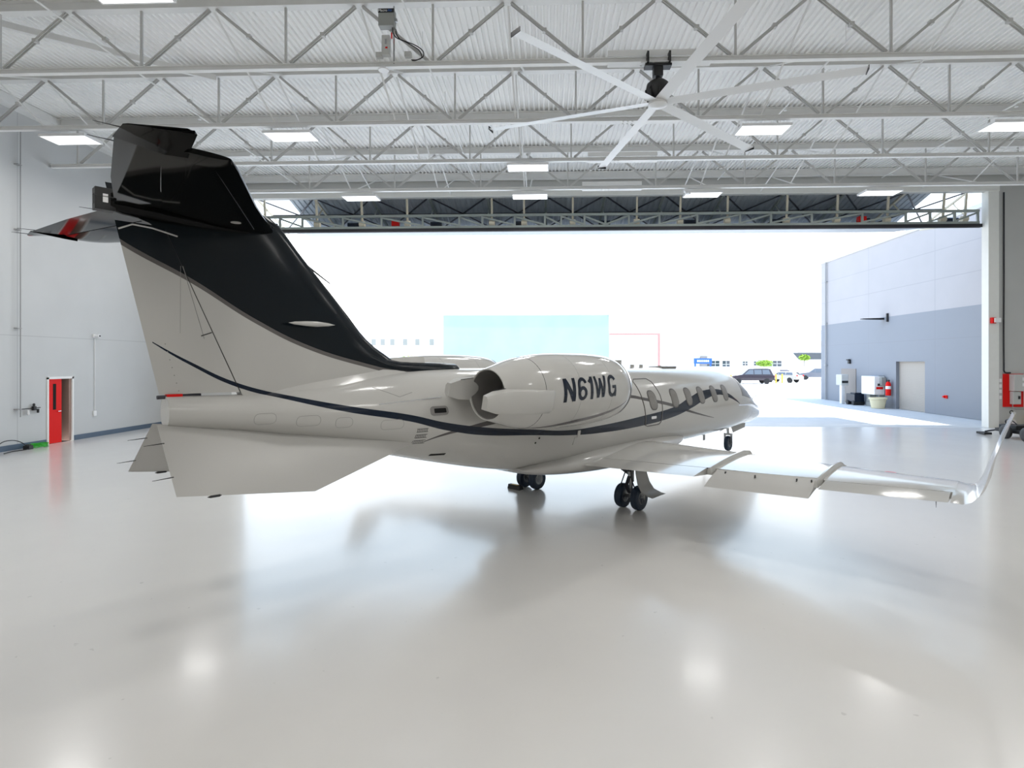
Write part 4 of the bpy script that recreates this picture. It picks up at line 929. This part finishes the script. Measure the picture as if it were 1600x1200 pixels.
# ------------------------------------------------------------------ outside
RX = 20.2
M['rb'] = wall_mat('tilt_up_two_tone', (.40, .385, .395), zsplit=5.4, col2=(.235, .25, .28), joint_z=(3.9, 7.0, 8.5), joint_v=(29.06, 34.93, 40.0), axis='Y', jw=.02)
R_ = empty('neighbouring_hangar', (0,0,0), 0, 'two-tone grey concrete hangar building outside on the right', 'building')
mb = MB(); y0, y1, hgt = 23.5, 40.85, 9.9
# wall with a recess for the roller door (29.82..32.23) 
mb.box(RX, RX+.3, y0, 29.82, 0, hgt); mb.box(RX, RX+.3, 32.23, y1, 0, hgt); mb.box(RX, RX+.3, 29.82, 32.23, 2.74, hgt)
mb.box(RX+.3, RX+26, y0, y0+.3, 0, hgt); mb.box(RX+.3, RX+26, y1-.3, y1, 0, hgt); mb.box(RX+25.7, RX+26, y0, y1, 0, hgt); mb.box(RX, RX+26, y0, y1, hgt, hgt+.2)
mb.build('wall', M['rb'], R_)
mb = MB(); mb.box(RX-.04, RX+.02, y0, y1, hgt, hgt+.22); mb.build('parapet_cap', M['box_light'], R_)
mb = MB()
n = 30
for k in range(n): z0 = 2.74*k/n; mb.box(RX+.18, RX+.2, 29.82, 32.23, z0+.01, z0+2.74/n-.012); mb.box(RX+.2, RX+.24, 29.82, 32.23, z0, z0+2.74/n)
mb.build('roller_door', mat('roller_door_beige', (.42, .385, .345), .5), R_)
mb = MB(); mb.tube([(RX-.1, 40.0, 0), (RX-.1, 40.0, 9.9)], .05, n=8)
for z in (2.5, 5.5, 8.5): mb.box(RX-.16, RX, 39.9, 40.1, z-.03, z+.03)
mb.build('downpipe', M['conduit'], R_)
mb = MB(); mb.box(RX-.03, RX+.0, 36.28, 38.06, 0, 2.27); dr = mb.build('service_door', M['line'], R_)
dr.data.materials[0] = mat('beige_steel_door', (.24, .21, .19), .5)
mb = MB(); mb.box(RX-.08, RX-.03, 37.85, 37.95, .95, 1.1); mb.build('door_knob', M['black'], dr)
mb = MB(); mb.box(RX-.12, RX, 36.9, 37.1, 2.6, 2.85); mb.box(RX-.2, RX-.05, 36.88, 37.12, 2.82, 2.9); mb.build('wall_lamp', M['black'], R_)
mb = MB(); mb.box(RX-.1, RX, 32.9, 33.0, 5.1, 5.6); mb.prism([(0,0),(-2.0,.06),(-2.0,.12),(0,.18)], -.25, .25, mx=Matrix.Translation((RX-.05, 33.4, 5.25)) @ Matrix.Rotation(PI/2, 4, 'X') @ Matrix.Scale(.62, 4))
mb.build('floodlight', M['black'], R_)
mb = MB(); mb.box(RX-.05, RX, 28.15, 28.35, .87, 1.03); mb.lathe([(.05,0),(.05,-.14)], (RX, 28.3, .95), axis='X', n=10); hb = mb.build('hose_bib', M['red'], R_)
# things standing at its wall
Q = empty('card_reader_post', (RX-.9, 36.3, 0), 0, 'white pedestal post with a boxy reader head in front of the beige door', 'post')
mb = MB(); mb.box(-.1, .1, -.14, .14, 0, 1.45); mb.build('post', M['white_pl'], Q, bevel=.01); mb = MB(); mb.box(-.22, .22, -.35, .35, 1.2, 1.9); hd = mb.build('reader_head', M['box_light'], Q, bevel=.03)
mb = MB(); mb.box(-.2, .2, -.36, -.35, 1.35, 1.5); mb.build('screen', M['black'], hd)
Q = empty('electrical_cabinet', (RX-.32, 34.0, 0), 0, 'white electrical cabinet on the grey hangar wall left of the roller door', 'cabinet')
mb = MB(); mb.box(-.3, .3, -.75, .62, .75, 1.85); mb.build('enclosure', M['white_pl'], Q, bevel=.02)
mb = MB(); mb.box(-.05, .32, .15, .5, .3, .72); mb.box(.0, .32, -.7, -.62, 0, 1.9); mb.box(-.02, .32, .1, .6, 0, .28); mb.build('meter_box', M['box_grey'], Q)
mb = MB(); mb.box(-.2, .2, -.76, -.75, 1.08, 1.22); mb.build('warning_label', M['red'], Q); mb = MB(); mb.box(-.12, .12, -.76, -.75, 1.28, 1.42); mb.build('number_plate', M['black'], Q)
mb = MB(); mb.box(.0, .25, -.95, -.78, 1.3, 1.8); mb.build('disconnect', M['box_grey'], Q)
Q = empty('fire_extinguisher', (RX-.2, 32.62, .75), 0, 'red fire extinguisher on the grey wall beside the roller door', 'fire extinguisher')
mb = MB(); mb.lathe([(0,0),(.13,.0),(.14,.05),(.14,.65),(.1,.78),(.04,.82)], n=18); mb.build('cylinder', M['red'], Q, True); mb = MB(); mb.box(-.04,.04,-.09,.05,.82,.92); mb.build('valve', M['black'], Q); mb = MB(); mb.lathe([(.142,.38),(.142,.55)], n=18); mb.build('label', M['white_pl'], Q, True)
mb = MB(); mb.lathe([(0,0),(.34,0),(.42,.5),(.48,.52),(.48,.62),(.40,.62),(.36,.4),(0,.38)], (RX-.75, 32.7, 0), n=20); tag(mb.build('planter_tub', M['cream_pot'], smooth=True), 'cream coloured tub on the ground left of the roller door', 'tub')
Q = empty('tool_cart', (RX-.6, 35.25, 0), 0, 'dark blue low equipment cart on the ground beside the post', 'cart')
mb = MB(); mb.box(-.3, .3, -.4, .6, .2, .7); mb.box(-.25, .25, -.35, .2, .7, .78); mb.build('body', M['navy_paint'], Q, bevel=.03); mb = MB()
for y in (-.25, .4): mb.lathe([(.14,-.34),(.14,.34)], (0, y, .14), axis='X', n=14)
mb.build('wheel', M['black'], Q, True)

# far buildings
def building(name, label, x0, x1, y0, y1, h, m_, cat='building'):
    o = empty(name, (0,0,0), 0, label, cat); mb = MB(); mb.box(x0, x1, y0, y1, 0, h); mb.build('wall', m_, o); return o
M['blue_wall'] = mat('pale_blue_stucco', (.36, .47, .50), .8, noise=.08, nscale=.35)
M['white_wall'] = mat('white_stucco', (.85, .85, .85), .8); M['tan_wall'] = mat('beige_stucco', (.75, .66, .45), .8)
o = building('box_warehouse', 'pale blue windowless box building in the distance behind the engines', -14.4, 8.5, 75, 95, 9.25, M['blue_wall'])
mb = MB(); mb.box(-14.45, 8.55, 74.9, 95.05, 9.2, 9.4); mb.build('parapet', M['white_wall'], o)
o = building('white_warehouse', 'long white building with a row of small windows, far away left of the blue box', -60, -15.5, 105, 120, 9.5, M['white_wall'])
for x in (-34.2, -32.4, -30.5, -28.0, -25.6, -22.8):
    mb = MB(); mb.box(x, x+.8, 104.8, 105, 6.0, 7.2); mb.build('window', M['box_grey'], o)
o = building('red_trim_hangar', 'white hangar with a thin red frame, right of the distant blue box', 9.0, 22.0, 108, 125, 8.1, M['white_wall'])
mb = MB(); mb.box(9.0, 22.2, 107.7, 108, 8.1, 8.4); mb.box(21.8, 22.2, 107.7, 108, 0, 8.1); mb.build('red_trim', mat('overexposed_red_trim', (.55, .27, .25), .6), o)  # red trim made pale: overexposure in the distance is painted into the colour
o = building('office_row', 'low white office row with dark windows across the car park', 26, 51.2, 119, 130, 4.6, M['white_wall'])
for x0, x1, z0, z1, m_ in ((34.5,37.2,1.8,3.0,'glass'),(37.9,39.4,1.5,3.0,'glass'),(42.2,43.2,2.0,2.9,'glass'),(44.6,45.6,2.0,2.9,'glass'),(46.6,50.4,1.8,3.0,'glass')):
    mb = MB(); mb.box(x0, x1, 118.9, 119.0, z0, z1); w = mb.build('window', M[m_], o)
    mb = MB(); nn_ = max(2, int((x1-x0)/.8))
    for k in range(1, nn_): xx = x0+(x1-x0)*k/nn_; mb.box(xx-.04, xx+.04, 118.85, 118.9, z0, z1)
    mb.box(x0, x1, 118.85, 118.9, (z0+z1)/2-.04, (z0+z1)/2+.04); mb.build('mullion', M['white_pl'], w)
mb = MB(); mb.box(27, 40, 118.5, 119, 3.7, 4.3); mb.box(46, 51.2, 118.5, 119, 3.6, 4.2); mb.build('fascia', M['box_light'], o)
mb = MB(); mb.box(33.0, 34.3, 118.0, 119, 0, 4.0); mb.build('pillar', M['line'], o)
o = empty('monument_sign', (31.7, 112, 0), 0, 'blue name sign in front of the low office row', 'sign')
mb = MB(); mb.box(-1.8, 1.8, -.15, .15, 2.4, 3.5); mb.box(-1.7,-1.4,-.1,.1,0,2.4); mb.box(1.4,1.7,-.1,.1,0,2.4); mb.build('sign_board', M['blue_label'], o); mb = MB()
for k in range(6): mb.box(-1.2+.42*k, -.9+.42*k, -.17, -.15, 2.75, 3.15)
mb.build('white_lettering', M['white_pl'], o)
o = building('balcony_block', 'white block with slanted open galleries beside the right hangar, far away', 53.5, 70, 118, 135, 9.5, M['white_wall'])
for z0, z1, m_, mm in ((5.9, 7.2, 'tan_wall', 51.4), (3.3, 4.7, 'glass', 52.4)):
    mb = MB(); mb.add([(mm, 117.6, z1), (58.4, 117.6, z1), (58.4, 117.6, z0), (mm+1.2, 117.6, z0), (mm, 118, z1), (58.4, 118, z1), (58.4, 118, z0), (mm+1.2, 118, z0)], [(0,1,2,3),(7,6,5,4),(0,4,5,1),(1,5,6,2),(2,6,7,3),(3,7,4,0)]); mb.build('gallery', M[m_], o)
mb = MB(); mb.box(20.5, 60, 100, 100.3, 0, 1.9); tag(mb.build('boundary_wall', M['white_wall']), 'low white boundary wall behind the parked cars', 'wall')
# shrubs
M['leaf'] = mat('light_green_leaves', (.30, .48, .06), .7, noise=.4, nscale=3)
M['trunk'] = mat('tree_trunk', (.2, .14, .09), .8)
def bush(x, y, z, rx, rz, label):
    o = empty('small_tree', (x, y, 0), 0, label, 'tree')
    mb = MB(); rnd = random.Random(int(x*10))
    for k in range(420):
        d = Vector((rnd.gauss(0,1), rnd.gauss(0,1), rnd.gauss(0,1))).normalized()*rnd.uniform(.5, 1); c = Vector((d.x*rx, d.y*rx, z+d.z*rz)); a = rnd.uniform(0, PI); s_ = .22
        u = Vector((math.cos(a), math.sin(a), rnd.uniform(-.5,.5)))*s_; v = Vector((-math.sin(a), math.cos(a)*.4, rnd.uniform(.3,1)))*s_
        mb.add([c-u, c+v*.6, c+u, c-v*.6], [(0,1,2,3)])
    mb.build('foliage', M['leaf'], o, fix=False); mb = MB(); mb.tube([(0,0,0),(0,0,z)], .08, n=6); mb.build('trunk', M['trunk'], o)
bush(41.3, 105, 2.5, 1.6, .7, 'bright green shrub by the low office row, behind the dark pickup')
bush(50.2, 108, 3.6, 1.0, .6, 'small green tree right of the shrub across the car park')
bush(-24.5, 98, 3.2, 2.0, .8, 'pale green tree top just above the far engine')
# cars
def car(name, label, x, y, rz, paint_, L=5.0, Hh=1.85, kind='suv'):
    o = empty(name, (x, y, 0), rz, label, 'car'); w = .95
    if kind == 'suv': low = [(-L/2,.45),(-L/2,.95),(-L/2+.15,1.1),(L/2-1.35,1.15),(L/2-.25,1.0),(L/2,.85),(L/2,.4)]; cab = [(-L/2+.12,1.08),(-L/2+.45,Hh-.05),(-L/2+.8,Hh),(L/2-2.25,Hh-.02),(L/2-1.35,1.12)]
    else: low = [(-L/2,.45),(-L/2,.9),(-L/2+.4,1.0),(L/2-1.2,1.0),(L/2-.2,.85),(L/2,.7),(L/2,.4)]; cab = [(-L/2+.5,.98),(-L/2+1.1,Hh-.05),(-L/2+1.8,Hh),(L/2-2.2,Hh-.03),(L/2-1.2,.98)]
    RM = Matrix.Rotation(PI/2, 4, 'X')
    mb = MB(); mb.prism(low, -w, w, mx=RM); rings = []
    for yy, k in ((-w+.02,1),(-w+.2,.97),(w-.2,.97),(w-.02,1)): pass
    n = len(cab); cx = sum(a for a, b in cab)/n
    vs = [(a, -w+(.02 if b < 1.3 else .18), b) for a, b in cab]+[(a, w-(.02 if b < 1.3 else .18), b) for a, b in cab]
    mb.add(vs, [tuple(range(n))[::-1], tuple(range(n, 2*n))]+[(i, (i+1) % n, n+(i+1) % n, n+i) for i in range(n)])
    mb.build('body', paint_, o, bevel=.05)
    top = Hh-.14; mb = MB()
    for sg in (-1, 1):
        for a0, a1, b0, b1 in ((-L/2+.5,-L/2+.68,-L/2+1.45,-L/2+1.45),(-L/2+1.55,-L/2+1.55,-L/2+2.45,-L/2+2.45),(-L/2+2.55,-L/2+2.55,L/2-1.65,L/2-2.3)):
            za = 1.2 if kind == 'suv' else 1.06; y0_, y1_ = sg*(w+.0), sg*(w-.14)
            mb.add([(a0,y0_,za),(b0,y0_,za),(b1,y1_,top),(a1,y1_,top),(a0,y0_-sg*.08,za),(b0,y0_-sg*.08,za),(b1,y1_-sg*.08,top),(a1,y1_-sg*.08,top)], [(0,1,2,3),(7,6,5,4),(0,4,5,1),(1,5,6,2),(2,6,7,3),(3,7,4,0)])
    mb.build('side_windows', M['glass_car'], o)
    for xx in (-L/2+.95, L/2-.95):
        for yy in (-w+.1, w-.1):
            mb = MB(); mb.lathe([(.2,-.11),(.34,-.11),(.36,-.06),(.36,.06),(.34,.11),(.2,.11)], (xx, yy, .36), axis='Y', n=20); wh = mb.build('wheel', M['black'], o, True)
            mb = MB(); mb.lathe([(.0,-.1),(.22,-.1),(.22,.1),(0,.1)], (xx, yy, .36), axis='Y', n=14); mb.build('hubcap', M['metal'], wh)
    mb = MB(); mb.box(L/2-.06, L/2+.03, -w+.1, -w+.4, .75, .9); mb.box(L/2-.06, L/2+.03, w-.4, w-.1, .75, .9); mb.build('headlight', M['white_pl'], o)
    mb = MB(); mb.box(-L/2-.03, -L/2+.05, -w+.05, -w+.25, .85, 1.05); mb.box(-L/2-.03, -L/2+.05, w-.25, w-.05, .85, 1.05); mb.build('tail_light', M['red'], o)
P1 = mat('car_maroon_black', (.03, .02, .03), .25, coat=.8); P2 = mat('car_white', (.7, .7, .7), .25, coat=.8); P3 = mat('car_grey', (.16, .17, .2), .25, coat=.8); P4 = mat('car_beige', (.5, .46, .42), .25, coat=.8)
car('parked_suv', 'dark maroon SUV parked beyond the jet nose, nearest of the cars', 25.6, 69.5, PI-.05, P1, 5.3, 1.9)
car('parked_sedan', 'beige car parked just right of the dark maroon SUV', 31.6, 74, PI-.9, P4, 4.6, 1.5, 'car')
car('parked_suv', 'grey SUV parked beside the corner of the right hangar', 41.3, 85, PI-.5, P3, 4.8, 1.8)
car('parked_suv', 'white SUV in the far row behind the dark maroon SUV', 35.0, 88, PI/2+.2, P2, 4.8, 1.8)
car('parked_sedan', 'dark car in the far row between the beige car and the grey SUV', 40.5, 96, PI/2, P1, 4.6, 1.45, 'car')
car('parked_sedan', 'dark car half hidden behind the jet windshield', 22.5, 76, PI-.2, P3, 4.6, 1.45, 'car')
for x, y, nm in ((22.2, 66.5, 'left one in front of the maroon SUV'), (29.2, 70.5, 'right one beside the maroon SUV'), (30.4, 71.5, 'next to the beige car')):
    mb = MB(); mb.tube([(x, y, 0), (x, y, 1.15)], .09, n=10); mb.lathe([(.09, 1.15), (.05, 1.2), (0, 1.21)], (x, y, 0), n=10); tag(mb.build('bollard', M['yellow'], smooth=True), 'yellow bollard in the car park, %s' % nm, 'bollard')
